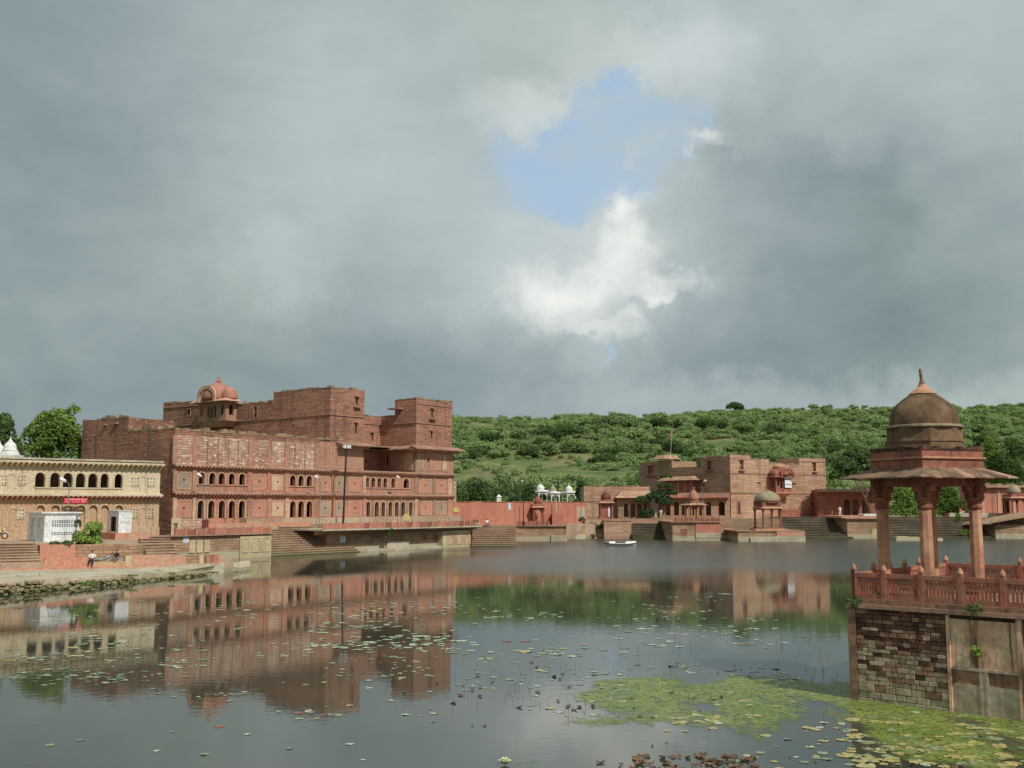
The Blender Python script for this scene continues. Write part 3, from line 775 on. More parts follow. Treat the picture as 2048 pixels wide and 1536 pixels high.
    mb = MB(); wall(mb, jy - 3.1, jy + 3.1, 17.55, 20.2, mj, [(jy - 2.3, .62, 18.2, 19.7, 1, False), (jy - .75, .45, 17.9, 19.6, 1, False), (jy, .45, 17.9, 19.6, 1, False), (jy + .75, .45, 17.9, 19.6, 1, False), (jy + 2.3, .62, 18.2, 19.7, 1, False)], .25)
    mn = front(jy - 3.1)
    wall(mb, jx - 1.9, jx, 17.55, 20.2, mn, [(jx - .95, .8, 18.2, 19.7, 1, False)], .25); mb.build('balcony_wall', M_PINK, t)
    MB().frus((jx - 2.9, jx + .1, jy - 4.1, jy + 4.1), 20.1, (jx - 2.2, jx + .1, jy - 3.4, jy + 3.4), 20.5).build('balcony_eave', M_FRAME, t)
    for k, (yy, r, h) in enumerate(((jy, 2.2, 2.6), (jy - 2.55, 1.15, 1.8), (jy + 2.5, 1.1, 1.7))):
        MB().lathe(jx - .9, yy, domepts(r, h, 20.45), 18).build('balcony_dome', M_DOMEP, t, True)
    ar = MB(); mm = leftside(jx - 2.75)
    arch_frame(t, mm, jy, 3.0, 20.05, 21.9, .0001, M_FRAME, .25, .5, 'curved_eave')
    MB().lathe(jx - 1.2, jy, [(1.5, 20.0), (1.5, 21.5), (.1, 21.9)], 16, 0, .9, 1.0).build('curved_roof', M_DOMEP, t)
    for yy in (-.35, 0, .35): MB().lathe(jx - .9, jy + yy, [(.16, 22.9), (.2, 23.15), (.06, 23.4), (.02, 23.95)], 8).build('finial', M_DOMEP, t)
    # plinth and small outwork at the left end
    return t


palace()


def palace_terrace():
    YF = -7.0
    m = front(YF)
    fx = lambda x, y=1070: P.px(x, y, YF)[0]
    ta = thing('stone_platform', 'stone platform with niches and red parapet under the palace arcade', 'platform', P, (0, YF, 0), 'platforms along the palace')
    a0, a1 = -11.0, fx(541)
    mb = MB(); wall(mb, a0, a1, -1, 2.45, m); mb.poly([(a1, YF, -1), (a1, 0, -1), (a1, 0, 2.45), (a1, YF, 2.45)]); mb.poly([(a0, YF, 2.4), (a1, YF, 2.4), (a1, 0, 2.4), (a0, 0, 2.4)]); mb.build('retaining_wall', M_PLAT, ta)
    MB().box(a0, a1 + .2, YF - .35, YF + .6, 2.451, 2.58).build('cornice', M_CHAJ, ta)
    parapet(ta, m, fx(352), a1, 2.58, .62, 10)
    nb = MB(); slabbox(nb, m, fx(479), a1 + .03, -.16, .0, -.8, 2.30); nb.build('plaster_facing', M_PLAS, ta)
    for x0, x1 in ((483, 497), (502, 518), (522, 537)):
        frame_panel(ta, front(YF - .16), fx(x0), fx(x1), .55, 2.1, .1, .07, 'niche', M_PLAS, M_PLAS)
    for x in (384, 399, 414):
        mb = MB(); slabbox(mb, m, fx(x) - .36, fx(x) + .36, -.12, .0, .75, 2.0); mb.build('plaster_panel', M_PLAS, ta)
    # low walls on the terrace, small gate
    tb = thing('garden_wall', 'low rubble terrace wall with a small yellow doorway before the palace', 'wall', P, (2, -2.5, 2.4))
    mw = front(-2.5)
    g = lambda x, y=1040: P.px(x, y, -2.5)[0]
    mb = MB(); wall(mb, g(343), g(362), 2.4, 4.25, mw, [(g(352), .5, 2.41, 3.7, 0, False)], .4); mb.build('doorway', M_PLAS, tb)
    MB().box(g(362), g(404), -2.5, -1.9, 2.39, 4.15).build('rubble_wall', M_BRICKW, tb)
    MB().box(g(404), g(416), -2.62, -2.45, 2.39, 4.0).build('door', M_WOODR, tb)
    MB().box(g(416), g(630), -1.6, -.05, 2.39, 3.55).build('plinth', M_ORNG, tb)
    MB().box(g(440), g(560), -2.2, -1.61, 2.39, 3.1).build('bench', M_STEP, tb)
    MB().box(fx(560), 47.3, -1.2, -.03, 2.0, 4.06).build('arcade_plinth', M_STEP, tb)
    # the steps between the two platforms
    steps('stone_steps', 'broad stone steps down to the water between two palace platforms', P, a1 + .02, fx(720, 1090), YF - .6, -1.0, -.35, 3.3, 15, M_STEP)
    tc = thing('stone_platform', 'long stone platform with overhanging slab and red parapet below the tall towers', 'platform', P, (fx(650), YF, 0), 'platforms along the palace')
    b0, b1 = fx(668, 1080), fx(945, 1080)
    YG = YF + 1.3
    mg = front(YG); mp = front(YF)
    mb = MB(); wall(mb, b0, b1, -1, 2.55, mg); mb.poly([(b1, YG, -1), (b1, 0, -1), (b1, 0, 2.55), (b1, YG, 2.55)]); mb.poly([(b0, YG, -1), (b0, 0, -1), (b0, 0, 2.55), (b0, YG, 2.55)]); mb.build('retaining_wall', M_PLAT, tc)
    s0, s1 = fx(638, 1057), fx(957, 1050)
    mb = MB(); mb.box(s0, s1, YF - .6, -.5, 2.62, 2.8); mb.build('overhanging_slab', M_GREY, tc)
    eave(tc, mg, s0 + .3, s1 - .3, 2.6, 1.5, .02, .02, .5, .5, M_CHAJ, M_COP)
    parapet(tc, front(YF - .5), fx(640, 1050), fx(946, 1048), 2.8, .68, 22)
    h0, h1 = fx(890, 1075), b1 + .03
    nb = MB(); slabbox(nb, mg, h0, h1, -.9, .0, -.8, 2.2); nb.build('plaster_facing', M_PLAS, tc)
    for x0, x1 in ((894, 908.5), (911, 925), (927.5, 941)):
        a, b = P.px(x0, 1075, YG - .9)[0], P.px(x1, 1075, YG - .9)[0]
        frame_panel(tc, front(YG - .9), a, b, .35, 1.75, .1, .06, 'niche', M_FRAME, M_PLAS)
        arch_frame(tc, front(YG - .92), (a + b) / 2, (b - a) * .62, .5, 1.5, 1, M_FRAME, .05, .07, 'niche_arch')
    for x0, x1 in ((845, 855), (866, 880)):
        frame_panel(tc, mg, P.px(x0, 1075, YG)[0], P.px(x1, 1075, YG)[0], 1.0, 1.75, .1, .05, 'brick_panel', M_PLAT, M_RED)
    MB().box(P.px(772, 1085, YG)[0], P.px(815, 1085, YG)[0], YG - .25, YG - .001, -.8, 1.05).build('cement_patch', M_GREY, tc)
    MB().box(b0, h0, YG - .7, YG - .26, -.8, .28).build('footing', M_GREY, tc)
    # signs
    nf = (P.s, -P.c)
    signboard('small white notice on the platform wall beside three plaster panels', tuple(P.world(fx(371, 1081), YF - .05, 1.75)), .62, .72, nf, M_SIGNW, M_INK, 4)
    signboard('white and blue notice on the wall under the overhanging slab', tuple(P.world(P.px(685, 1072, YG)[0], YG - .06, 1.15)), .8, .72, nf, M_SIGNW, M_INK, 4)
    signboard('yellow notice on posts in front of the palace arcade', tuple(P.world(P.px(813, 1035, -2.5)[0], -2.5, 3.65)), 1.0, .75, nf, M_YEL, M_INK, 4, post=1.2)
    for x, y, hh in ((404, 953, 6.4), (637.5, 957, 6.8), (800, 957, 7.4)):
        a, z = P.px(x, y, -2.0)
        lamp_post({404: 'street lamp before the leftmost five palace arches', 637.5: 'street lamp beside the three-arch bay of the palace', 800: 'street lamp before the seven-arch arcade of the palace'}[x], tuple(P.world(a + .3, -2.0, 2.4)), z - 2.5, -.35)
    # tall floodlight mast, leaning slightly
    a, z = P.px(686, 1045, -3.0); a2, z2 = P.px(692.5, 898, -3.0)
    t = thing('floodlight_mast', 'tall dark floodlight mast leaning in front of the palace', 'mast', P, (a, -3.0, 2.5))
    MB().tube([(a, -3.0, 2.5), (a2, -3.0, z2)], [.14, .09], 8).build('pole', M_BLK, t)
    MB().box(a2 - .7, a2 + .55, -3.08, -2.92, z2 - .03, z2 + .07).build('cross_bar', M_BLK, t)
    for k in (-.5, 0.05, .4): MB().box(a2 + k - .12, a2 + k + .12, -3.3, -3.0, z2 + .08, z2 + .5).build('floodlight', M_LAMP if k else M_BLK, t)


palace_terrace()

# ------------------------------------------------------------ foliage
def leaf_cloud(blobs, n, size, seed, updown=.5, core=.0):
    """quads spread through the shells of ellipsoids: blobs (x,y,z,rx,ry,rz)"""
    rng = np.random.default_rng(seed)
    bl = np.array(blobs, float); vol = (bl[:, 3] * bl[:, 4] * bl[:, 5]) ** .67
    idx = rng.choice(len(bl), n, p=vol / vol.sum())
    d = rng.normal(size=(n, 3)); d /= np.linalg.norm(d, axis=1)[:, None]
    d[:, 2] = np.where(d[:, 2] < -.35, -d[:, 2] * updown, d[:, 2])
    lump = 1 + .16 * np.sin(d[:, 0] * 7 + idx) * np.sin(d[:, 1] * 6 + 2 * idx) * np.sin(d[:, 2] * 5 + idx)
    r = rng.uniform(.45, 1.0, n) ** .45 * lump + rng.normal(0, .035, n)
    c = bl[idx, :3] + d * bl[idx, 3:] * r[:, None]
    nr = d * .9 + rng.normal(0, .55, (n, 3)); nr[:, 2] += .25; nr /= np.linalg.norm(nr, axis=1)[:, None]
    a = np.cross(nr, rng.normal(size=(n, 3))); a /= np.linalg.norm(a, axis=1)[:, None] + 1e-9
    b = np.cross(nr, a)
    s = size * rng.uniform(.55, 1.35, n)[:, None]
    el = rng.uniform(.5, .9, n)[:, None]
    v = np.stack([c - a * s, c + b * s * el, c + a * s, c - b * s * el], 1).reshape(-1, 3)
    return v


def quads_mesh(name, v, mat):
    n = len(v) // 4
    me = bpy.data.meshes.new(name); me.vertices.add(n * 4); me.vertices.foreach_set('co', np.asarray(v, np.float32).ravel())
    me.loops.add(n * 4); me.loops.foreach_set('vertex_index', np.arange(n * 4, dtype=np.int32))
    me.polygons.add(n); me.polygons.foreach_set('loop_start', np.arange(0, n * 4, 4, dtype=np.int32)); me.polygons.foreach_set('loop_total', np.full(n, 4, np.int32))
    me.materials.append(mat); me.update(calc_edges=True)
    return me


def child(name, me, parent):
    o = bpy.data.objects.new(name, me); COL.objects.link(o); o.parent = parent; return o


def tree(label, pos, h, crown, n, size, mat, seed, trunk=.22, lean=(0, 0), group=None, name='tree', cat='tree', limbs=5):
    """crown: blobs relative to the base"""
    rng = random.Random(seed)
    t = thing(name, label, cat, None, tuple(pos), group)
    mb = MB(); hh = h * .55
    top = (lean[0], lean[1], hh)
    mb.tube([(0, 0, -min(.4, h * .15)), (lean[0] * .3 + .05, lean[1] * .3, hh * .4), top], [trunk * 1.25, trunk, trunk * .7], 8)
    for k in range(limbs):
        b = crown[k % len(crown)]
        st = Vector(top) * rng.uniform(.6, 1)
        e = Vector(b[:3]); md = (st + e) / 2 + Vector((rng.uniform(-.3, .3), rng.uniform(-.3, .3), rng.uniform(0, .3)))
        mb.tube([st, md, e], [trunk * .55, trunk * .35, trunk * .12], 6)
    mb.build('trunk', M_BARK, t)
    child('crown', quads_mesh('crown', leaf_cloud(crown, n, size, seed), mat), t)
    return t


def blobs_for(w, d, z0, z1, n, seed, r=.42):
    rng = random.Random(seed); out = []
    for i in range(n):
        k = rng.random(); z = z0 + (z1 - z0) * (.15 + .7 * k)
        wd = math.sin(math.pi * (.2 + .68 * k))
        a = rng.uniform(0, 6.28); q = rng.uniform(.1, .62) * wd
        s = rng.uniform(.7, 1.15) * r
        out.append((math.cos(a) * q * w, math.sin(a) * q * d, z, w * s, d * s, (z1 - z0) * s * .62))
    return out


# ------------------------------------------------------------ the cream house and what stands before it
def cream_house():
    t = thing('cream_house', 'two-storey house with cream upper arcade and tan lower storey beside the palace', 'house', Cf, (7, 0, 3.0))
    m = front(0.0); ax = lambda x, y=960: Cf.px(x, y)[0]
    A0, A1 = -9.0, 15.35
    o2 = [(ax(x), .92 if x < 200 else .8, 7.32, 8.75, 1, False) for x in (80, 110, 135.5, 161, 185.5, 209, 237)]
    mb = MB(); wall(mb, A0, A1, 6.6, 9.75, m, o2, .4); mb.build('upper_wall', M_CREAM, t)
    for (a, w, zb, zt, _, _) in o2: arch_frame(t, m, a, w, zb, zt, 1, M_CREAM)
    o1 = [(ax(x, 1035), .85, 3.6, 5.6, 1, True) for x in (80, 110, 135.5, 161, 185.5, 209, 237)]
    mb = MB(); wall(mb, A0, A1, 2.0, 6.6, m, o1, .22); mb.build('lower_wall', M_TAN, t)
    for (a, w, zb, zt, _, _) in o1: arch_frame(t, m, a, w, zb, zt, 1, M_PLAS)
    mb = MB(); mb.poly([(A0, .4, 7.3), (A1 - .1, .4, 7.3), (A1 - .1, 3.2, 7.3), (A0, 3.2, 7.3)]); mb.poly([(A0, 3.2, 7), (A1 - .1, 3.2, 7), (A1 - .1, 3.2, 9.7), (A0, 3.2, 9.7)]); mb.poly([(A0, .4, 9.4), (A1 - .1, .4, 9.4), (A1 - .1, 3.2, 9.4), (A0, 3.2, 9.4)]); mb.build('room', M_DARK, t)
    mb = MB(); mb.poly([(A1, 0, 2), (A1, 7, 2), (A1, 7, 9.9), (A1, 0, 9.9)]); mb.poly([(A0, 7, 2), (A1, 7, 2), (A1, 7, 9.9), (A0, 7, 9.9)]); mb.build('side_wall', M_CREAM, t)
    MB().box(A0, A1 + .15, -.45, 7, 9.951, 10.12).build('roof', M_GREY, t)
    eave(t, m, A0, A1 + .2, 9.75, .7, .14, .1, .5, .5, M_CREAM, M_PLAS); eave(t, m, A0, A1 + .1, 6.62, .75, .14, .14, .5, .46, M_CREAM, M_BRAC)
    mb = MB(); slabbox(mb, m, ax(70), ax(246), -.1, .01, 7.2, 7.3); mb.build('sill', M_CREAM, t)
    mb = MB(); slabbox(mb, m, A0, A1, -.3, .01, 2.3, 3.35); mb.build('plinth', M_TAN, t)
    for x in (5, 44, 270, 302): jali(t, m, ax(x), 7.95, .8, .95)
    for x in (24, 286):
        arch_frame(t, m, ax(x), .55, 7.2, 8.5, 1, M_CREAM, name='blind_arch'); arch_frame(t, m, ax(x, 1035), .7, 3.6, 5.3, 1, M_PLAS, name='blind_arch')
    for x in (40, 268, 299): jali(t, m, ax(x, 1030), 4.75, .8, 1.0)
    for x0, x1 in ((15, 56), (64, 250), (258, 316)):
        frame_panel(t, m, ax(x0), ax(x1), 9.0, 9.22, .05, .05, 'moulding', M_CREAM, M_CREAM)
        frame_panel(t, m, ax(x0, 1005), ax(x1, 1005), 5.85, 6.05, .05, .05, 'moulding', M_PLAS, M_TAN)
    # temple dome rising behind the roof
    for x, y, lab in ((19.5, 912, 'white fluted temple spire behind the cream house roof'), (-1, 912, 'smaller white temple dome at the end of the cream house roof')):
        p = atY(x, y, 112); s = 1.0 if x > 0 else .75
        d = thing('temple_dome', lab, 'dome', None, (p.x, p.y, 3.0))
        z = p.z - 3.0
        MB().box(-1.0 * s, 1.0 * s, -1.0 * s, 1.0 * s, 0, z + .1).build('shaft', M_WHITED, d)
        MB().lathe(0, 0, [(.98 * s, z + .1), (.9 * s, z + .4 * s), (.72 * s, z + .55 * s)], 16).build('drum', M_WHITED, d)
        dm = MB().lathe(0, 0, [(.8 * s, z + .52 * s), (.82 * s, z + .62 * s), (.62 * s, z + .75 * s), (.66 * s, z + .95 * s), (.5 * s, z + 1.3 * s), (.26 * s, z + 1.5 * s)], 16).build('dome', M_WHITED, d, True)
        MB().lathe(0, 0, [(.22 * s, z + 1.48 * s), (.25 * s, z + 1.62 * s), (.08 * s, z + 1.75 * s), (.02, z + 2.15 * s)], 10).build('finial', M_WHITED, dm)
    # red banner hung under the eave
    a, b = Cf.px(128, 1004, -.85)[0], Cf.px(175, 1004, -.85)[0]
    bn = thing('banner', 'red cloth banner with white lettering hung under the cream house eave', 'banner', Cf, ((a + b) / 2, -.85, 5.7))
    MB().box(a, b, -.87, -.84, 5.78, 6.28).build('cloth', M_REDS, bn)
    mb = MB(); rng = random.Random(3)
    for zc, h, a0, a1 in ((6.13, .13, a + .1, b - .1), (5.92, .07, a + .1, a + .45), (5.90, .06, a + .75, b - .75), (5.93, .09, b - .55, b - .15)):
        x = a0
        while x < a1:
            w = rng.uniform(.05, .12)
            mb.box(x, min(a1, x + w * .35), -.876, -.871, zc - h / 2, zc + h / 2); mb.box(x + w * .35, min(a1 + .02, x + w), -.876, -.871, zc + h * .1, zc + h * .5 - .005); x += w + rng.choice((.03, .03, .07))
    mb.build('lettering', M_SIGNW, bn)
    a, z = Cf.px(131, 962, -3.5)
    lamp_post('street lamp in front of the cream house arcade', tuple(Cf.world(a + .35, -3.5, 2.6)), z - 2.7, -.35)


cream_house()


def kiosks():
    # white toilet block with vent holes; corner between its two faces at x=122 in the photograph
    c = atZ(87, 1084, 2.37); fr = Frame(c.x, c.y, 40)
    wR = fr.px(160, 1040)[0]; dL = fr.pxs(56, 1050, 0.0)[0]
    t = thing('utility_hut', 'white block hut with rows of vent holes and two doorways', 'hut', fr, (wR / 2, dL / 2, 2.3))
    top = fr.px(87, 1027)[1]
    m = front(0.0); ms = leftside(0.0)
    mb = MB(); n = 10
    zs = [fr.px(115, y)[1] for y in (1041.5, 1045, 1049, 1052.5, 1065.5, 1069)]
    rows = sorted(zs); zprev = 2.0
    for z in rows:
        wall(mb, 0, wR, zprev, z - .085, m)
        ops = [(.72 + k * (wR - 1.0) / n, .14, z - .06, z + .06, 0, True) for k in range(n)]
        wall(mb, 0, wR, z - .085, z + .085, m, ops, .15); zprev = z + .085
    wall(mb, 0, wR, zprev, top, m)
    mb.build('vent_wall', M_WHITE, t)
    mb = MB(); wall(mb, 0, dL, 2.0, top, ms, [(dL * .28, dL * .25, 2.5, top - .45, 0, False), (dL * .68, dL * .25, 2.5, top - .45, 0, False)], .2); mb.build('door_wall', M_WHITE, t)
    for k in (.28, .68): MB().box(.14, .19, dL * (k - .02), dL * (k + .125), 2.5, top - .5).build('door', M_WHITED, t)
    mb = MB(); mb.poly([(wR, 0, 2), (wR, dL, 2), (wR, dL, top), (wR, 0, top)]); mb.poly([(0, dL, 2), (wR, dL, 2), (wR, dL, top), (0, dL, top)]); mb.poly([(.2, .1, 2.5), (wR, .1, 2.5), (wR, dL, 2.5), (.2, dL, 2.5)]); mb.poly([(1.8, .1, 2), (1.8, dL, 2), (1.8, dL, top), (1.8, .1, top)]); mb.build('rear_wall', M_GREY, t)
    MB().box(-.3, wR + .15, -.2, dL + .15, top, top + .12).build('roof_slab', M_WHITE, t)
    MB().box(-.9, -.05, dL * .1, dL * .9, 2.0, 2.35).build('door_step', M_GREY, t)
    # white painted cabin
    c = atZ(236, 1066, 2.98); f2 = Frame(c.x, c.y, 38)
    wR = f2.px(263.5, 1045)[0]; dL = f2.pxs(214, 1050, 0.0)[0]; top = f2.px(236, 1023)[1]
    t = thing('painted_cabin', 'small white cabin with open doorway and painted ring pattern', 'cabin', f2, (wR / 2, dL / 2, 2.4))
    mb = MB(); wall(mb, 0, wR, 2.98, top, front(0)); mb.poly([(wR, 0, 2.98), (wR, dL, 2.98), (wR, dL, top), (wR, 0, top)]); mb.poly([(0, dL, 2.98), (wR, dL, 2.98), (wR, dL, top), (0, dL, top)]); mb.build('wall', M_WHITE, t)
    mb = MB(); wall(mb, 0, dL, 2.98, top, leftside(0), [(dL * .45, dL * .5, 3.1, top - .5, 0, False)], .08); mb.build('door_wall', M_WHITE, t)
    MB().box(.5, .56, .1, dL - .1, 2.99, top - .3).build('inner_panel', M_ORNG, t)
    MB().box(-.08, wR + .06, -.06, dL + .06, top, top + .08).build('roof', M_WHITE, t)
    mb = MB(); zc = f2.px(240, 1045)[1]
    for k in range(4):
        x = wR * (.22 + k * .17)
        for i in range(10):
            a, b = 2 * math.pi * i / 10, 2 * math.pi * (i + 1) / 10
            if k == 1 and i in (6, 7): continue
            r0, r1 = .10, .125
            mb.poly([(x + r * math.cos(q) * .8, -.006, zc + r * math.sin(q)) for r, q in ((r0, a), (r1, a), (r1, b), (r0, b))])
    mb.build('painted_rings', M_GREYD, t)
    MB().box(-.4, wR + 1.6, -.5, dL + .4, 1.6, 2.979).build('cabin_base', M_ORNG, t)


kiosks()


def quay():
    """left shore: rubble ledge, plaster wall, seats and steps"""
    L = Lq
    edge = [(-38, 54), (-34.5, 61.5), (-32.07, 67.15), (-28.67, 74.54), (-25.6, 83.2), (-23.06, 90.65), (-22.6, 93.5)]
    inner = [(-58, 62), (-50, 72), (-38.09, 79.59), (-31, 83.7), (-24, 87.8), (-23.6, 92.5), (-23.4, 95)]
    t = thing('quay_ledge', 'mossy rubble ledge along the left shore of the pond', 'ledge', None, (-28, 78, 0))
    mb = MB(); o = Vector((28, -78, 0)); zt = [.95, .9, .86, .70, .45, .3, .28]
    for i in range(len(edge) - 1):
        a, b, c, d = edge[i], edge[i + 1], inner[i + 1], inner[i]
        mb.poly([(a[0] - .2 + 28, a[1] - 78, zt[i]), (b[0] - .2 + 28, b[1] - 78, zt[i + 1]), (c[0] + 28, c[1] - 78, .70), (d[0] + 28, d[1] - 78, .74)])
        mb.poly([(a[0] - .2 + 28, a[1] - 78, -1), (b[0] - .2 + 28, b[1] - 78, -1), (b[0] - .2 + 28, b[1] - 78, zt[i + 1]), (a[0] - .2 + 28, a[1] - 78, zt[i])])
    mb.build('paving', M_GREY, t)
    # rubble stones of the edge, shared meshes
    vs = []
    for k in range(8):
        r = random.Random(k); bm = bmesh.new(); bmesh.ops.create_icosphere(bm, subdivisions=1, radius=1.0)
        for v in bm.verts: v.co = Vector((v.co.x * r.uniform(.8, 1.2), v.co.y * r.uniform(.8, 1.15), max(-.75, min(.7, v.co.z)) * r.uniform(.85, 1.1)))
        me = bpy.data.meshes.new('stone'); bm.to_mesh(me); bm.free(); me.materials.append(M_QUAY if k % 3 else M_STEP); vs.append(me)
    for i in range(len(edge) - 1):
        a, b = Vector(edge[i]), Vector(edge[i + 1]); n = max(2, int((b - a).length / .36))
        for k in range(n):
            p = a.lerp(b, (k + random.random() * .6) / n); zz = zt[i] + (zt[i + 1] - zt[i]) * k / n
            for lay in range(max(1, int(zz / .2))):
                s = child('stone', random.choice(vs), t)
                s.location = (p.x + 28 + random.uniform(-.12, .05), p.y - 78, -.04 + lay * .21 + random.uniform(-.05, .05)); s.rotation_euler = (random.uniform(-.2, .2), random.uniform(-.2, .2), random.uniform(0, 6.3))
                q = random.uniform(.16, .30); s.scale = (q * 1.15, q, q * random.uniform(.6, .85))
    # plaster wall on a pale plinth
    m = front(0.0); x_ = lambda x, y=1125: L.px(x, y)[0]
    t = thing('quay_wall', 'low orange plaster wall on a pale plinth above the mossy ledge', 'wall', L, (-9, 0, .5))
    MB().box(-30, x_(345), -.3, 1.0, -.8, .86).build('plinth', M_ORNG, t); MB().box(x_(345) + .01, .25, -.35, 1.0, -.8, .86).build('plinth', M_GREY, t)
    MB().box(-30, x_(0), -.18, .4, .861, 1.62).build('wall_segment', M_ORNG, t)
    MB().box(x_(1), x_(88), .0, .5, .861, 1.22).build('wall_segment', M_STEP, t)
    MB().box(x_(88), x_(176), -.05, .4, .861, 1.6).build('wall_segment', M_ORNG, t)
    MB().box(x_(176.5), x_(250), -.03, .9, .861, 1.2).build('seat', M_TAN, t)
    MB().box(x_(250), x_(263), -.08, .5, .861, 1.62).build('pier', M_PLAS, t)
    MB().box(x_(263.3), x_(345), -.04, .4, .861, 1.66).build('wall_segment', M_ORNG, t)
    MB().box(x_(345.3), x_(372), -.0, .4, .861, 1.5).build('wall_segment', M_ORNG, t)
    MB().box(x_(372.3), x_(432), .05, .4, .861, 1.55).build('wall_segment', M_PLAT, t)
    for x0, x1 in ((398, 407), (412, 420), (425, 438)): MB().box(x_(x0), x_(x1), -.03, .06, .862, 1.58).build('pier', M_REDW if x0 != 398 else M_PLAS, t)
    t = thing('shore_terrace', 'paved terrace between the orange wall and the cream house', 'terrace', L, (-12, 3, 0))
    mb = MB(); mb.box(-32, 1.2, .4, 6.0, -1, 1.19); mb.build('lower_terrace', M_STEP, t)
    MB().box(-34, L.px(352, 1080, 6.0)[0], 6.0, 26, -1, 2.36).build('upper_terrace', M_STEP, t)
    g = lambda x, y, ly: L.px(x, y, ly)[0]
    steps('stone_steps', 'worn stone steps left of the white block hut', L, g(-60, 1090, 4), g(78, 1090, 4), 2.2, 6.2, 1.19, 2.55, 7, M_STEP)
    steps('stone_steps', 'short stone steps beside the palace platform sign', L, g(288, 1080, 5), g(352, 1080, 5), 3.2, 7.5, 1.19, 2.75, 7, M_STEP)
    t = thing('retaining_wall', 'orange retaining wall below the white block hut', 'wall', L, (g(115, 1095, 4.5), 4.5, 1.19))
    MB().box(g(80, 1095, 4.5), g(152, 1095, 4.5), 4.5, 6.3, 1.1, 2.42).build('wall_face', M_ORNG, t)
    t = thing('retaining_wall', 'brown rubble retaining wall below the round bush', 'wall', L, (g(220, 1095, 5), 5, 1.19))
    MB().box(g(152.5, 1095, 5), g(288, 1095, 5), 5.0, 6.3, 1.1, 2.38).build('wall_face', M_PLAT, t)
    # shrubs
    p = L.world(g(180, 1065, 6.2), 6.2, 1.9); rr = 1.55
    tree('round green bush growing between the white hut and the painted cabin', p, 2.0, blobs_for(rr, rr, .1, 2.3, 9, 4, .45), 2600, .11, L_GREEN, 11, .08, name='bush', cat='bush')
    p = L.world(g(154, 1055, 6.9), 6.9, 2.2)
    tree('thin creeper climbing the corner of the white block hut', p, 2.4, [(0, 0, .6, .35, .3, .9), (.05, 0, 1.8, .3, .3, .8)], 420, .08, L_DARK, 12, .04, name='creeper', cat='plant')
    tree('dark low weeds on the orange retaining wall by the hut', L.world(g(123, 1083, 4.7), 4.9, 2.4), .4, [(-.5, 0, .1, .5, .25, .22), (.55, 0, .12, .45, .3, .25)], 420, .07, L_DARK, 13, .02, name='weeds', cat='plant')
    tree('small weeds on the ledge', L.world(g(170, 1105, 2.2), 2.0, 1.2), .3, [(-.5, 0, .1, .7, .2, .25)], 260, .07, L_DARK, 14, .02, name='weeds', cat='plant')
    for k, (x, y) in enumerate(((75, 1158), (38, 1160), (338, 1135), (360, 1132), (180, 1172))):
        q = atZ(x, y, .55)
        tree(['larger grass tuft on the broad end of the mossy ledge', 'smaller grass tuft on the broad end of the mossy ledge', 'grass tuft at the foot of the orange wall under its plaster pier', 'grass tuft at the foot of the patched end of the orange wall', 'grass tuft hanging over the ledge edge'][k], q, .3, [(0, 0, .1, .55, .3, .18)], 220, .06, L_GREEN, 20 + k, .02, name='grass_tuft', cat='grass', limbs=2, group='grass tufts on the ledge')


quay()
for k in range(16):
    x = 20 + k * 27; q = atZ(x, lerp_tab([(0, 1162), (200, 1153), (400, 1142), (480, 1138)], x) - random.uniform(0, 9), .6)
    tree('grass growing along the top of the rubble ledge', (q.x, q.y, .62 - .0006 * x), .25, [(0, 0, .04, random.uniform(.25, .6), .2, random.uniform(.08, .16))], 130, .05, random.choice((L_GREEN, L_BUSH)), 200 + k, .01, name='grass_tuft', cat='grass', limbs=2, group='grass along the rubble ledge')

# trees behind the cream house
p = atY(101, 905, 128); tree('broad light green tree behind the cream house', (p.x, p.y, 3), 14, blobs_for(5.0, 3.8, p.z - 4.8, atY(110, 818, 128).z - 3, 26, 3, .30) + [(.9, 0, atY(110, 812, 128).z - 4.3, 1.5, 1.5, 1.1), (2.6, 0, atY(110, 812, 128).z - 3.6, .8, .8, .9), (2.4, 0, p.z - 2.0, 1.6, 1.5, 2.0), (-3.3, 0, p.z - 3.2, 1.8, 1.5, 1.6), (-2.2, 0, p.z - 1.2, 1.5, 1.5, 1.2), (3.4, 0, p.z - 3.5, 1.2, 1.2, 1.5)], 9500, .2, L_GREEN, 31, .3)
p = atY(8, 900, 122); tree('dark tree at the end of the cream house roof', (p.x, p.y, 3), 14, blobs_for(2.7, 2.6, p.z - 5, atY(8, 832, 122).z - 3.2, 11, 8, .42), 5200, .22, L_DARK, 33, .3)


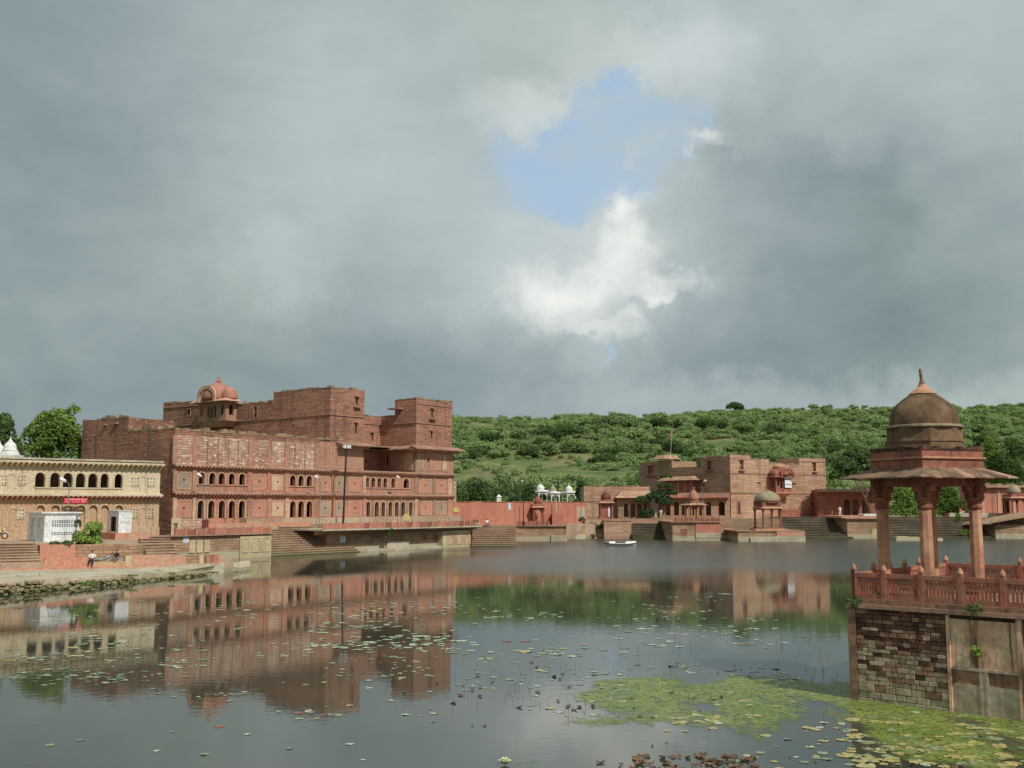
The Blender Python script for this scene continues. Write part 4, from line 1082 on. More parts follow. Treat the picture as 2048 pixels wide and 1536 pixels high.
# ------------------------------------------------------------ people
def person(label, pos, rot, joints, segs, clothes, hair=(.01, .008, .007), scale=1.0, name='person', wear=None, group=None):
    """joints: name -> (x,y,z,r); segs: (a,b,material index); one skinned surface"""
    names = list(joints); idx = {n: i for i, n in enumerate(names)}
    me = bpy.data.meshes.new('body'); me.from_pydata([joints[n][:3] for n in names], [(idx[a], idx[b]) for a, b, _ in segs], [])
    o = bpy.data.objects.new('tmp_body', me); COL.objects.link(o)
    md = o.modifiers.new('skin', 'SKIN'); md.use_smooth_shade = True
    sv = me.skin_vertices[0].data
    for n in names: sv[idx[n]].radius = (joints[n][3], joints[n][3] * (joints[n][4] if len(joints[n]) > 4 else 1))
    for n in names: sv[idx[n]].use_root = (n == 'pelvis')
    o.modifiers.new('sub', 'SUBSURF').levels = 2
    dg = bpy.context.evaluated_depsgraph_get(); dg.update()
    nm = bpy.data.meshes.new_from_object(o.evaluated_get(dg))
    bpy.data.objects.remove(o)
    t = thing(name, label, 'person', None, tuple(pos), group); t.rotation_euler = (0, 0, rot); t.scale = (scale,) * 3
    b = child('body', nm, t); nm.name = 'body'; nm.materials.clear()
    for c in clothes: nm.materials.append(c)
    S_ = [(Vector(joints[a][:3]), Vector(joints[c][:3]), k) for a, c, k in segs]
    for pl in nm.polygons:
        best = None
        for a, c, k in S_:
            d = c - a; tt = max(0, min(1, (pl.center - a).dot(d) / max(1e-6, d.length_squared)))
            q = (pl.center - a - d * tt).length
            if best is None or q < best[0]: best = (q, k)
        pl.material_index = best[1]; pl.use_smooth = True
    h = Vector(joints['head'][:3]); r = joints['head'][3]
    hm = plain('hair_' + name, hair, .5, .1) if not wear else wear
    bm = bmesh.new(); bmesh.ops.create_icosphere(bm, subdivisions=2, radius=r * 1.13)
    bmesh.ops.delete(bm, geom=[v for v in bm.verts if v.co.z < -r * .2 - (0 if v.co.y > -.2 * r else -.5 * r)], context='VERTS')
    for v in bm.verts: v.co += h + Vector((0, r * .12, r * .22))
    me2 = bpy.data.meshes.new('hair'); bm.to_mesh(me2); bm.free(); me2.materials.append(hm); child('hair' if not wear else 'turban', me2, b)
    return t


SKIN = plain('skin', c8(140, 96, 72), .6, .1)
def cloth(n, c): return plain(n, c, .85, .18, 6)
C_BLK, C_WHT, C_CRM, C_BLU, C_GRN, C_PUR, C_ORG, C_PNK, C_JEAN = (cloth('cloth_%d' % i, c) for i, c in enumerate((c8(40, 42, 44), c8(226, 224, 216), c8(214, 204, 164), c8(160, 176, 190), c8(140, 156, 140), c8(110, 70, 120), c8(214, 96, 56), c8(214, 150, 150), c8(86, 112, 124))))


def sit_cross(legs_out=False, lean=0.0):
    """seated figure looking along -y; base of the seat at z=0"""
    j = {'pelvis': (0, 0, .12, .15), 'waist': (0, .03 + lean * .3, .30, .125), 'chest': (0, .02 + lean * .8, .50, .145, .75), 'neck': (0, lean, .66, .055), 'head': (0, lean - .03, .80, .095),
         'sl': (-.17, .02 + lean * .8, .60, .062), 'el': (-.25, -.08 + lean * .5, .36, .048), 'hl': (-.16, -.30, .26, .04), 'sr': (.17, .02 + lean * .8, .60, .062), 'er': (.25, -.08 + lean * .5, .36, .048), 'hr': (.16, -.30, .26, .04)}
    if legs_out: j.update({'kl': (-.13, -.42, .16, .075), 'fl': (-.14, -.46, -.25, .055), 'tl': (-.14, -.60, -.30, .045), 'kr': (.13, -.42, .16, .075), 'fr': (.14, -.46, -.25, .055), 'tr': (.14, -.60, -.30, .045)})
    else: j.update({'kl': (-.34, -.26, .13, .08), 'fl': (-.02, -.40, .08, .06), 'tl': (.10, -.40, .06, .045), 'kr': (.34, -.26, .30, .08), 'fr': (.20, -.44, .07, .06), 'tr': (.18, -.56, .05, .045)})
    s = [('pelvis', 'waist', 0), ('waist', 'chest', 0), ('chest', 'neck', 0), ('neck', 'head', 2), ('chest', 'sl', 0), ('sl', 'el', 0), ('el', 'hl', 2), ('chest', 'sr', 0), ('sr', 'er', 0), ('er', 'hr', 2),
         ('pelvis', 'kl', 1), ('kl', 'fl', 1), ('fl', 'tl', 2), ('pelvis', 'kr', 1), ('kr', 'fr', 1), ('fr', 'tr', 2)]
    return j, s


def stand():
    j = {'pelvis': (0, 0, .92, .14), 'waist': (0, 0, 1.1, .12), 'chest': (0, .01, 1.32, .145, .75), 'neck': (0, 0, 1.49, .055), 'head': (0, -.02, 1.63, .095),
         'sl': (-.18, 0, 1.43, .06), 'el': (-.24, .0, 1.14, .045), 'hl': (-.2, -.14, .92, .038), 'sr': (.18, 0, 1.43, .06), 'er': (.24, 0, 1.14, .045), 'hr': (.2, -.14, .92, .038),
         'kl': (-.12, -.03, .5, .075), 'fl': (-.14, .02, .08, .05), 'tl': (-.15, -.16, .04, .042), 'kr': (.12, .02, .5, .075), 'fr': (.14, .06, .08, .05), 'tr': (.15, -.12, .04, .042)}
    s = [('pelvis', 'waist', 0), ('waist', 'chest', 0), ('chest', 'neck', 0), ('neck', 'head', 2), ('chest', 'sl', 0), ('sl', 'el', 0), ('el', 'hl', 2), ('chest', 'sr', 0), ('sr', 'er', 0), ('er', 'hr', 2),
         ('pelvis', 'kl', 1), ('kl', 'fl', 1), ('fl', 'tl', 2), ('pelvis', 'kr', 1), ('kr', 'fr', 1), ('fr', 'tr', 2)]
    return j, s


def lying():
    """reclining on one elbow, feet toward -x, looking along -y"""
    j = {'pelvis': (0, 0, .15, .14), 'waist': (.2, .02, .2, .12), 'chest': (.42, .02, .33, .14), 'neck': (.55, 0, .46, .055), 'head': (.64, -.02, .57, .095),
         'sl': (.42, -.15, .40, .06), 'el': (.22, -.26, .32, .045), 'hl': (.02, -.24, .28, .04), 'sr': (.52, .12, .38, .06), 'er': (.66, .14, .12, .045), 'hr': (.50, -.08, .05, .04),
         'kl': (-.42, -.06, .22, .078), 'fl': (-.82, 0, .10, .052), 'tl': (-.88, -.06, .16, .042), 'kr': (-.4, .1, .1, .078), 'fr': (-.8, .14, .07, .052), 'tr': (-.9, .1, .12, .042)}
    return j, stand()[1]


J, SG = sit_cross(True)
pos = Lq.world(Lq.px(184, 1115, .25)[0], .1, 1.2); person('person in white top and dark trousers sitting on the wall with a scarf', pos, .15, J, SG, [C_WHT, C_BLK, SKIN], group=None)
J, SG = lying()
pos = Lq.world(Lq.px(206, 1116, .5)[0], .35, 1.2); person('person in pale blue clothes reclining on the wall between two seated people', pos, .35, J, SG, [C_BLU, C_GRN, SKIN])
J, SG = sit_cross()
pos = Lq.world(Lq.px(233, 1116, .4)[0], .35, 1.2); person('person in black shirt and jeans sitting cross-legged on the wall', pos, -.25, J, SG, [C_BLK, C_JEAN, SKIN])


def motorcycle():
    c = atZ(-6, 1074, 2.75)
    t = thing('motorcycle', 'yellow and black motorcycle parked before the cream house', 'motorcycle', None, (c.x, c.y, 2.55)); t.rotation_euler = (0, 0, math.radians(8))
    tyre = MB()
    for x, nm in ((-.65, 'wheel'), (.65, 'wheel')):
        mb = MB(); n = 18
        for i in range(n):
            a, b = 2 * math.pi * i / n, 2 * math.pi * (i + 1) / n
            for r0, r1, w0, w1 in ((.22, .3, .05, .045), (.3, .31, .045, -.045), (.31, .22, -.045, -.05)):
                mb.poly([(x + r * math.cos(q), w, .31 + r * math.sin(q)) for r, w, q in ((r0, w0, a), (r1, w1, a), (r1, w1, b), (r0, w0, b))])
        w = mb.build('wheel', M_BLK, t)
        mb = MB()
        for i in range(8):
            a = 2 * math.pi * i / 8; mb.tube([(x, 0, .31), (x + .22 * math.cos(a), 0, .31 + .22 * math.sin(a))], .012, 5)
        mb.lathe(x, 0, [(.05, .26), (.05, .36)], 10); mb.build('rim', M_LAMP, w)
        mb = MB(); mb.tube([(x + .34 * math.cos(a), 0, .31 + .34 * math.sin(a)) for a in (.3, .8, 1.3, 1.8, 2.3)], .035, 6); mb.build('mudguard', M_LAMP if x > 0 else M_BLK, t)
    MB().tube([(.65, .07, .31), (.48, .07, .75), (.42, .05, .95)], .03, 6).build('fork', M_STEEL, t)
    MB().tube([(-.65, 0, .31), (-.2, 0, .45), (.35, 0, .5), (.45, 0, .85)], .045, 8).build('frame', M_BLK, t)
    MB().box(-.2, .25, -.12, .12, .28, .58).build('engine', M_STEEL, t)
    MB().frus((-.1, .42, -.13, .13), .66, (-.02, .32, -.09, .09), .88).build('fuel_tank', M_YEL, t)
    MB().frus((-.75, -.1, -.12, .12), .66, (-.7, -.12, -.1, .1), .78).build('seat', M_BLK, t)
    MB().tube([(.42, -.34, 1.02), (.46, 0, .96), (.42, .34, 1.02)], .018, 6).build('handlebar', M_STEEL, t)
    MB().lathe(.55, 0, [(.04, .76), (.1, .82), (.1, .9), (.04, .94)], 10).build('headlight', M_LAMP, t)


motorcycle()

# ------------------------------------------------------------ the far bank
W0 = Frame(0, 0, 0)


def far_bank():
    g = lambda x, y, Y: atY(x, y, Y)
    # steps at the corner of the pond
    a, b = g(944, 1060, 148).x, g(1032, 1060, 148).x
    steps('stone_steps', 'pale stone steps at the corner of the pond under two sitting people', W0, a, b, 143.5, 153, -.3, 2.75, 13, M_STEP)
    # red wall
    A, B = g(903, 1010, 152.5), g(1172, 1010, 183)
    ang = math.degrees(math.atan2(B.y - A.y, B.x - A.x)); R = Frame(A.x, A.y, ang); ln = math.hypot(B.x - A.x, B.y - A.y)
    t = thing('boundary_wall', 'long plain red boundary wall behind the small chhatri', 'wall', R, (ln / 2, 0, 2.3))
    mb = MB(); wall(mb, 0, ln, 1.5, 6.05, front(0)); mb.poly([(0, .5, 1.5), (ln, .5, 1.5), (ln, .5, 6.05), (0, .5, 6.05)]); mb.build('wall_face', M_REDW, t)
    coping(t, front(-.04), 0, ln, 6.05, .55, .12, 1.0, 2.5, M_REDW)
    f = lambda x, y=1020, ly=-.05: R.px(x, y, ly)[0]
    for x0, x1 in ((1060, 1064), (1150, 1153)): MB().box(f(x0), f(x1), -.1, .01, 1.6, 5.9).build('buttress', M_REDW, t)
    MB().box(f(1155), f(1170), -.03, .01, 3.3, 5.3).build('bare_patch', M_GREY, t)
    t = thing('terrace_ground', 'paved terrace behind the pond corner', 'terrace', W0, (8, 158, 0)); t['kind'] = 'structure'; mb = MB(); mb.prism([(-6, 153.1), (.45, 153.1), (.5, 170), (14, 179), (14, 186), (-4, 168)], -1, 2.5); mb.build('paving', M_STEP, t)
    t = thing('retaining_wall', 'brown masonry bank below the red wall beside the crumbling bank', 'wall', W0, (10.5, 177, 0)); MB().frus((g(1128, 1060, 177).x, g(1172, 1060, 177).x, 176.2, 181), -1, (g(1128, 1060, 177).x, g(1170, 1060, 177).x, 177.6, 181), 2.45).build('masonry', M_PLAT, t)
    signboard('yellow notice on the red wall at the palace corner', tuple(R.world(f(912), -.06, 4.6)), 1.15, .62, (R.s, -R.c), M_YEL, M_INK, 2)
    signboard('faded white poster high on the red wall', tuple(R.world(f(1019), -.06, 4.9)), .65, .95, (R.s, -R.c), M_SIGNW, M_TEAL, 3)
    for x, lab, hh, mt in ((1047, 'thin black pole standing before the red wall', 3.9, M_BLK), (1112, 'pale concrete pole standing before the red wall', 4.2, M_GREY)):
        q = R.world(f(x, 1020, -1.0), -1.0, 2.4); t = thing('pole', lab, 'pole', None, tuple(q)); MB().tube([(0, 0, 0), (0, 0, hh)], [.09, .06] if mt is M_BLK else [.16, .12], 8).build('shaft', mt, t); MB().tube([(0, 0, hh), (0, 0, hh + .1)], [.1, .03] if mt is M_BLK else [.18, .06], 8).build('cap', mt, t)
    # small chhatri on its platform
    Yp = 166.0
    a, b = g(1016, 1060, Yp).x, g(1133, 1060, Yp).x
    t = thing('stone_platform', 'narrow stone platform with low red parapet under the small chhatri', 'platform', W0, ((a + b) / 2, Yp, 0), 'platforms on the far bank')
    MB().box(a, b, Yp, 178, -1, 2.3).build('retaining_wall', M_PLAT, t)
    MB().box(a - .4, b + .3, Yp - .3, 178, 2.301, 2.45).build('cornice', M_CHAJ, t)
    MB().box(g(1102, 1075, Yp).x, b + .05, Yp - .25, Yp - .01, -.8, .95).build('cement_footing', M_GREY, t)
    parapet(t, front(Yp - .2), a, g(1098, 1050, Yp).x, 2.45, .62, 9, M_RED); parapet(t, front(Yp - .2), g(1110, 1050, Yp).x, b, 2.45, .62, 3, M_REDW)
    MB().box(g(1104, 1030, 172).x, g(1126, 1030, 172).x, 171, 174, 2.451, 4.2).build('block', M_REDW, t)
    c = g(1076, 1050, 168.3)
    chhatri('chhatri', 'small red chhatri with ribbed dome before the red wall', c.x, 168.3, 2.45, .12, .78, 2.55, .13, .42, .3, .25, .62, 1.05, .35, (M_RED, M_RED, M_REDL, M_RED, M_RED), group='chhatris around the pond', arches=True)
    signboard('blue and white name board on the platform side by the corner steps', (g(1020, 1060, Yp - .1).x, Yp - .1, g(1020, 1060, Yp).z), 2.05, .62, (0, -1), M_SIGNW, M_TEAL, 2)
    # sitting people
    for k, (x, y, lab, cl) in enumerate(((948, 1049, 'person in dark clothes sitting at the end of the long red parapet', (C_BLK, C_BLK)), (953, 1049, 'person in black and pale trousers sitting at the top of the corner steps', (C_BLK, C_CRM)), (974, 1046, 'person in white sitting on the edge above the corner steps', (C_WHT, C_JEAN)))):
        q = g(x, y, 152.0); J, SG = sit_cross(k == 2); person(lab, (q.x, 152.2, 2.75), -.3 + .4 * k, J, SG, [cl[0], cl[1], SKIN], scale=1.05)
    # white memorial chhatris on rising ground behind the wall
    for x, y0, lab, s in ((1081, 1004, 'white memorial chhatri behind the small red chhatri', 1.05), (1106, 1005, 'grey domed white memorial chhatri between two others', .95), (1138, 1005, 'clean white memorial chhatri standing apart behind the red wall', 1.0)):
        Y = 214; q = g(x, y0, Y)
        chhatri('memorial_chhatri', lab, q.x, Y, q.z - .55, .5, .95 * s, 2.3 * s, .12, .35, .2, .2, .72 * s, .85 * s, .55, (M_WHITED, M_WHITED, M_WHITED, M_DOMEG if 'grey' in lab else M_WHITED, M_WHITED), group='white memorial chhatris', arches=True)
    q = g(998, 1004, 214)
    t = thing('white_post', 'small white shrine post above the red wall', 'post', None, (q.x, 214, q.z - .5)); MB().box(-.45, .45, -.4, .4, 0, 1.5).build('block', M_WHITED, t); MB().frus((-.55, .55, -.5, .5), 1.5, (-.1, .1, -.1, .1), 2.0).build('cap', M_WHITED, t)
    q = g(1115, 990, 225); top = g(1115.5, 956, 225).z
    t = thing('utility_pole', 'dark utility pole with cross arms above the memorial chhatris', 'pole', None, (q.x, 225, q.z - 3)); MB().tube([(0, 0, 0), (.1, 0, top - q.z + 3)], [.16, .11], 8).build('shaft', M_BLK, t); MB().box(-.9, 1.0, -.07, .07, top - q.z + 2.0, top - q.z + 2.2).build('cross_arm', M_BLK, t)

    # ---------------- the second fort
    t = thing('fort', 'square brown masonry fort with corner towers on the far bank', 'fort', Q, (8, 8, 2.5))
    m = front(0); ml = leftside(0)
    X3 = 24.2
    mb = MB()
    wall(mb, 0, 4.9, 2.5, 14.6, m, [(2.7, .7, 12.0, 13.6, 0, True)], .4); wall(mb, 4.9, 9.5, 2.5, 13.9, m); wall(mb, 9.5, 17.0, 2.5, 13.1, m); wall(mb, 17.0, X3 - .3, 2.5, 14.4, m, [(20.9, .6, 12.0, 13.5, 0, True)], .4)
    mb.build('front_wall', M_FORT, t)
    mb = MB(); wall(mb, .0, 8.2, 2.5, 14.3, ml, [(5.6, .9, 12.1, 13.6, 0, True), (7.4, .8, 9.0, 10.1, 0, True)], .4); wall(mb, 8.2, 16.6, 2.5, 12.6, ml); wall(mb, 16.6, 27.0, 2.5, 14.0, ml, [(23.2, 1.6, 11.6, 13.3, 0, True)], .4)
    mb.poly([(0, 8.2, 12), (5, 8.2, 12), (5, 8.2, 14.3), (0, 8.2, 14.3)]); mb.poly([(0, 16.6, 12), (6, 16.6, 12), (6, 16.6, 14), (0, 16.6, 14)]); mb.poly([(0, 27, 2), (6, 27, 2), (6, 27, 14), (0, 27, 14)])
    mb.build('left_wall', M_FORTL, t)
    mb = MB(); mb.poly([(4.9, 0, 13), (4.9, 8.2, 13), (4.9, 8.2, 14.6), (4.9, 0, 14.6)]); mb.poly([(17, 0, 13), (17, 6, 13), (17, 6, 14.4), (17, 0, 14.4)]); mb.poly([(X3 - .3, 0, 2), (X3 - .3, 27, 2), (X3 - .3, 27, 13), (X3 - .3, 0, 14.4)]); mb.poly([(0, 0, 14.2), (4.9, 0, 14.2), (4.9, 8.2, 14.2), (0, 8.2, 14.2)]); mb.poly([(0, .1, 12.5), (X3, .1, 12.5), (X3, 27, 12.5), (0, 27, 12.5)]); mb.build('inner_walls', M_FORT, t)
    coping(t, m, 0, 4.9, 14.6, .5, .2); coping(t, m, 4.9, 9.5, 13.9, .5, .25); coping(t, m, 9.5, 17, 13.1, .5, .35, .6, 2.0); coping(t, m, 17, X3 - .3, 14.4, .5, .15)
    coping(t, ml, .05, 8.2, 14.3, .5, .25); coping(t, ml, 8.2, 16.6, 12.6, .5, .2); coping(t, ml, 16.6, 27, 14.0, .5, .3)
    mb = MB()
    for z in (11.25, 7.7): slabbox(mb, m, -.12, X3 - .3, -.12, .01, z, z + .13)
    slabbox(mb, ml, 0, 16.6, -.121, .01, 11.25, 11.38); slabbox(mb, ml, 16.6, 27, -.121, .01, 10.95, 11.08); slabbox(mb, m, 0, 4.9, -.08, .01, 13.9, 14.0); slabbox(mb, m, 17, X3 - .3, -.08, .01, 13.7, 13.8); mb.build('string_course', M_CHAJ, t)
    niche_window(t, m, 2.7, 12.0, 13.6, .7, mat=M_RED); niche_window(t, m, 20.9, 12.0, 13.5, .6, mat=M_RED); niche_window(t, ml, 5.6, 12.1, 13.6, .9, mat=M_RED); niche_window(t, ml, 23.2, 11.6, 13.3, 1.6, mat=M_RED); niche_window(t, ml, 7.4, 9.0, 10.1, .8, False, False, M_RED)
    for x, y in ((1518, 965), (1588, 967)): a, z = Q.px(x, y); niche_window(t, m, a, z - .8, z, .5, True, False, M_FORT)
    a, z = Q.px(1477.5, 1013); arch_frame(t, m, a, .7, z - 1.4, z + .9, 1, M_FORT, .08, .15, 'doorway_arch'); mb = MB(); mb.extr(arch_pts(a, .68, z - 1.4, z + .88, 1), m, -.02, .0); mb.build('door', M_WOODR, t)
    a, z = Q.px(1624, 1008); mb = MB(); slabbox(mb, m, a - .2, a + .2, -.02, .0, z - .3, z + .4); mb.build('vent', M_BLK, t)
    a, z = Q.px(1600, 1022); MB().box(a - 5.5, X3 - .4, -.4, -.02, 2.5, z + .25).build('plinth', M_RED, t)
    # jharokha with curved roof on the front
    ja, jz = Q.px(1556, 988); jz = 7.85
    MB().frus((ja - .8, ja + .8, -.4, 0), jz - 1.2, (ja - 2.0, ja + 2.0, -1.6, 0), jz - .12).build('balcony_base', M_REDL, t)
    MB().box(ja - 2.2, ja + 2.2, -1.8, 0, jz - .119, jz + .06).build('balcony_floor', M_REDL, t)
    mj = front(-1.5); mb = MB(); wall(mb, ja - 1.9, ja + 1.9, jz + .06, 11.2, mj, [(ja - 1.3, .6, jz + 1.3, jz + 2.7, 1, False), (ja - .55, .55, jz + .8, jz + 2.7, 1, False), (ja + .25, .55, jz + .8, jz + 2.7, 1, False), (ja + 1.2, .6, jz + .8, jz + 2.7, 1, False)], .15)
    wall(mb, -1.5, 0, jz + .06, 11.2, leftside(ja - 1.9), [(-.75, .7, jz + 1.0, jz + 2.7, 1, False)], .15); mb.poly([(ja + 1.9, -1.5, jz), (ja + 1.9, 0, jz), (ja + 1.9, 0, 11.2), (ja + 1.9, -1.5, 11.2)]); mb.build('balcony_wall', M_RED, t)
    MB().frus((ja - 2.7, ja + 2.7, -2.3, 0), 10.7, (ja - 2.0, ja + 2.0, -1.6, 0), 11.05).build('balcony_eave', M_RED, t)
    [MB().lathe(ja + dx, -.85, domepts(r, h, 11.0), 16).build('balcony_dome', M_RED, t, True) for dx, r, h in ((0, 1.5, 1.8), (-1.6, .95, 1.3), (1.7, .85, 1.2))]
    MB().lathe(ja - .1, -.5, domepts(1.1, .9, 12.4), 14).build('balcony_dome', M_REDL, t, True)
    arch_frame(t, front(-2.1), ja + .35, 2.6, 10.5, 12.0, .0001, M_RED, .25, .35, 'curved_eave')
    q = Q.world(ja + .95, -1.72, jz + .9)
    signboard('pale banner with a picture hung on the fort balcony', tuple(q), 1.7, 2.0, (Q.s, -Q.c), M_SIGNW, M_INK, 2, name='banner')
    # oriel with tiled hood on the left wall and flagged roof slab
    oy = 13.2
    MB().box(-1.3, 0, oy - 4.4, oy + 4.4, 7.2, 10.2).build('oriel', M_RED, t)
    MB().frus((-2.6, 0, oy - 5.6, oy + 5.0), 10.2, (-1.0, 0, oy - 4.2, oy + 4.2), 11.0).build('oriel_hood', M_SLAB, t)
    for k in range(5): MB().box(-1.36, -1.29, oy - 4.2 + k * 2.0, oy - 3.9 + k * 2.0, 7.25, 10.1).build('oriel_post', M_REDL, t)
    MB().frus((-1.4, 3, 17.5, 21.5), 14.5, (-.3, 2.5, 18.3, 20.6), 15.3).build('roof_hood', M_SLAB, t)
    p0 = g(1340, 912, 212); p1 = g(1345.5, 850, 212)
    f_ = thing('flagpole', 'leaning flagpole with a ragged orange flag on the fort roof', 'flagpole', None, tuple(p0)); d = p1 - p0
    MB().tube([(0, 0, -.6), tuple(d)], [.06, .03], 6).build('pole', M_GREY, f_)
    mb = MB(); k0 = d * .62; mb.poly([tuple(k0), tuple(d * .9), tuple(d * .84 + Vector((-.35, .1, -.5))), tuple(k0 + Vector((-.3, .2, -.7)))]); mb.poly([tuple(k0 + Vector((0, .02, 0))), tuple(d * .9 + Vector((0, .02, 0))), tuple(d * .84 + Vector((-.35, .12, -.5))), tuple(k0 + Vector((-.3, .22, -.7)))]); mb.build('flag', M_ORNG, f_)
    # arcade at the foot of the fort's left wall
    Y = 186.0
    t = thing('arcade', 'low arcaded gallery with stone eave along the foot of the fort', 'arcade', W0, (g(1390, 1030, Y).x, Y, 2.5))
    z0, z1 = g(1390, 1031, Y).z, g(1390, 992, Y).z
    a0, a1 = g(1322, 1010, Y).x, g(1460, 1010, Y).x
    ops = [(g(x, 1015, Y).x, w, z0, g(x, 1003, Y).z, 1, False) for x, w in ((1336, .9), (1353, .9), (1368, .9), (1384, .8), (1403, .8), (1417, .95), (1443.5, 1.1))]
    mb = MB(); wall(mb, a0, a1, 2.3, z1, front(Y), ops, .4); mb.build('arcade_wall', M_FORTL, t)
    for o_ in ops: arch_frame(t, front(Y), o_[0], o_[1], o_[2], o_[3], 1, M_REDL, .06, .13)
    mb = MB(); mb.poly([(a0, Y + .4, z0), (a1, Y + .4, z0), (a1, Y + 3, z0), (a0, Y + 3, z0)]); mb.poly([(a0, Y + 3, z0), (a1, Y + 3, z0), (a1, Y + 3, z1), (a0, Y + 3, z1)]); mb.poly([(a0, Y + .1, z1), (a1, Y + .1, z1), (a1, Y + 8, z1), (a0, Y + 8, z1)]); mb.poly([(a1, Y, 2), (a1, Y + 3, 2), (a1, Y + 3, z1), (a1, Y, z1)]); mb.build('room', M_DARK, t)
    eave(t, front(Y), a0 - .2, a1 - .1, z1 - .05, 1.1, .14, .3, .5, .6, M_RED, M_BRAC); MB().box(a0, a1, Y - .05, Y + .5, z1 + .1, z1 + .55).build('parapet', M_CHAJ, t)
    # left wing
    Y = 187.0
    t = thing('fort_wing', 'low square masonry wing with arcaded porch left of the fort', 'building', W0, (g(1225, 1030, Y).x, Y, 2.5))
    a0, a1 = g(1168, 1000, Y).x, g(1300, 1000, Y).x; zt = g(1230, 973, Y).z
    mb = MB(); wall(mb, a0, a1, 1.5, zt, front(Y)); mb.poly([(a0, Y, 1), (a0, Y + 9, 1), (a0, Y + 9, zt), (a0, Y, zt)]); mb.poly([(a1, Y, 1), (a1, Y + 9, 1), (a1, Y + 9, zt), (a1, Y, zt)]); mb.poly([(a0, Y, zt - .05), (a1, Y, zt - .05), (a1, Y + 9, zt - .05), (a0, Y + 9, zt - .05)]); mb.build('wall', M_FORT, t)
    coping(t, front(Y), a0, a1, zt, .5, .15); MB().box(a0 - .05, a1, Y - .1, Y, 6.2, 6.32).build('string_course', M_CHAJ, t)
    Yv = 184.6; b0, b1 = g(1236, 1010, Yv).x, g(1302, 1010, Yv).x; zz = g(1260, 994, Yv).z; zf = g(1260, 1034, Yv).z
    ops = [(g(x, 1015, Yv).x, w, zf, g(x, 1006, Yv).z, 1, False) for x, w in ((1252, .85), (1266, .9), (1279, .9), (1291, .8))]
    mb = MB(); wall(mb, b0, b1, 2.0, zz, front(Yv), ops, .3); mb.poly([(b0, Yv, 2), (b0, Y, 2), (b0, Y, zz), (b0, Yv, zz)]); mb.build('porch_wall', M_FORTL, t)
    for o_ in ops: arch_frame(t, front(Yv), o_[0], o_[1], o_[2], o_[3], 1, M_PLAS, .06, .1)
    mb = MB(); mb.poly([(b0, Yv, zz), (b1, Yv, zz), (b1, Y - .02, zz), (b0, Y - .02, zz)]); mb.poly([(b0, Yv + .3, zf), (b1, Yv + .3, zf), (b1, Y - .02, zf), (b0, Y - .02, zf)]); mb.poly([(b0, Y - .02, zf), (b1, Y - .02, zf), (b1, Y - .02, zz), (b0, Y - .02, zz)]); mb.build('room', M_DARK, t)
    MB().frus((b0 - .5, b1 + .3, Yv - 1.2, Y), zz - .15, (b0 + .6, b1, Yv + .6, Y), zz + 1.0).build('porch_roof', M_FORT, t)
    # domed shrine
    c = g(1212, 1035, 183.2)
    s = chhatri('shrine', 'domed red shrine with broad eave before the low wing', c.x, 183.2, c.z - .2, .0, .95, 2.5, .22, .55, .25, .25, .85, 1.25, .25, (M_RED, M_RED, M_CHAJ, M_WOODR, M_RED), cat='shrine')
    MB().box(-.95, .6, -.8, .95, .14, 2.5).build('cell', M_RED, s); MB().box(.3, .62, -.85, -.79, .3, 2.1).build('door', M_WHITE, s)
    # terrace behind the far quay and the steps
    t = thing('terrace_ground', 'paved court before the arcade and the low wing', 'terrace', W0, (30, 184, 0)); t['kind'] = 'structure'; mb = MB()
    mb.box(g(1170, 1060, 181).x, g(1562, 1060, 181).x, 181.0, 215, -1, 3.25); mb.box(g(1562, 1060, 181).x + .01, g(1700, 1060, 187).x, 187.0, 215, -1, 3.4); mb.build('paving', M_FORTL, t)
    a = g(1208, 1060, 178).x; b = g(1262, 1060, 178).x
    t = thing('stone_platform', 'plain stone block platform beside the dark steps', 'platform', W0, ((a + b) / 2, 177.5, 0), 'platforms on the far bank')
    MB().box(a, b, 177.5, 183, -1, g(1230, 1042, 177.5).z).build('retaining_wall', M_FORT, t); MB().box(a - .05, b, 177.4, 183, g(1230, 1042, 177.5).z, g(1230, 1040, 177.5).z).build('cornice', M_CHAJ, t)
    a = g(1163, 1060, 180).x; b = g(1207, 1060, 180).x
    t = thing('broken_wall', 'crumbling masonry bank with creepers below the low wing', 'wall', W0, ((a + b) / 2, 179, 0)); MB().frus((a - 1.2, b, 178.5, 184), -.8, (a + .8, b, 180.5, 184), 3.2).build('masonry', M_FORTL, t)
    tree('dark creeper hanging down the crumbling bank', (g(1169, 1055, 178.5).x, 178.6, .2), 2.5, [(-.4, 0, 2.9, .6, .4, .6), (0, 0, 1.9, .5, .4, .7), (.5, 0, .9, .5, .4, .7), (1.2, 0, .2, .6, .4, .4)], 420, .16, L_DARK, 41, .04, name='creeper', cat='plant')
    tree('dark shrub patch on the crumbling bank', (g(1192, 1050, 179.2).x, 179.4, 1.2), 1.2, [(-.6, 0, 1.0, .9, .4, .5), (.8, 0, .7, .8, .4, .5)], 360, .15, L_DARK, 42, .04, name='shrub', cat='plant')
    steps('stone_steps', 'dark mossy steps below the arcaded porch', W0, g(1262, 1060, 178).x, g(1347, 1060, 178).x, 174.5, 183, -.4, 3.3, 14, M_STEPD)
    # the middle platform with its chhatri
    Yp = 168.0; a, b = g(1345, 1060, Yp).x, g(1440, 1060, Yp).x; zt = g(1390, 1045, Yp).z
    t = thing('stone_platform', 'stone platform with red panels and parapet under the middle chhatri', 'platform', W0, ((a + b) / 2, Yp, 0), 'platforms on the far bank')
    MB().box(a, b, Yp, 181.5, -1, zt - .001).build('retaining_wall', M_PLAT, t); MB().box(a - .35, b + .25, Yp - .35, 181.4, zt, zt + .14).build('cornice', M_CHAJ, t)
    c0 = g(1391, 1060, Yp).x
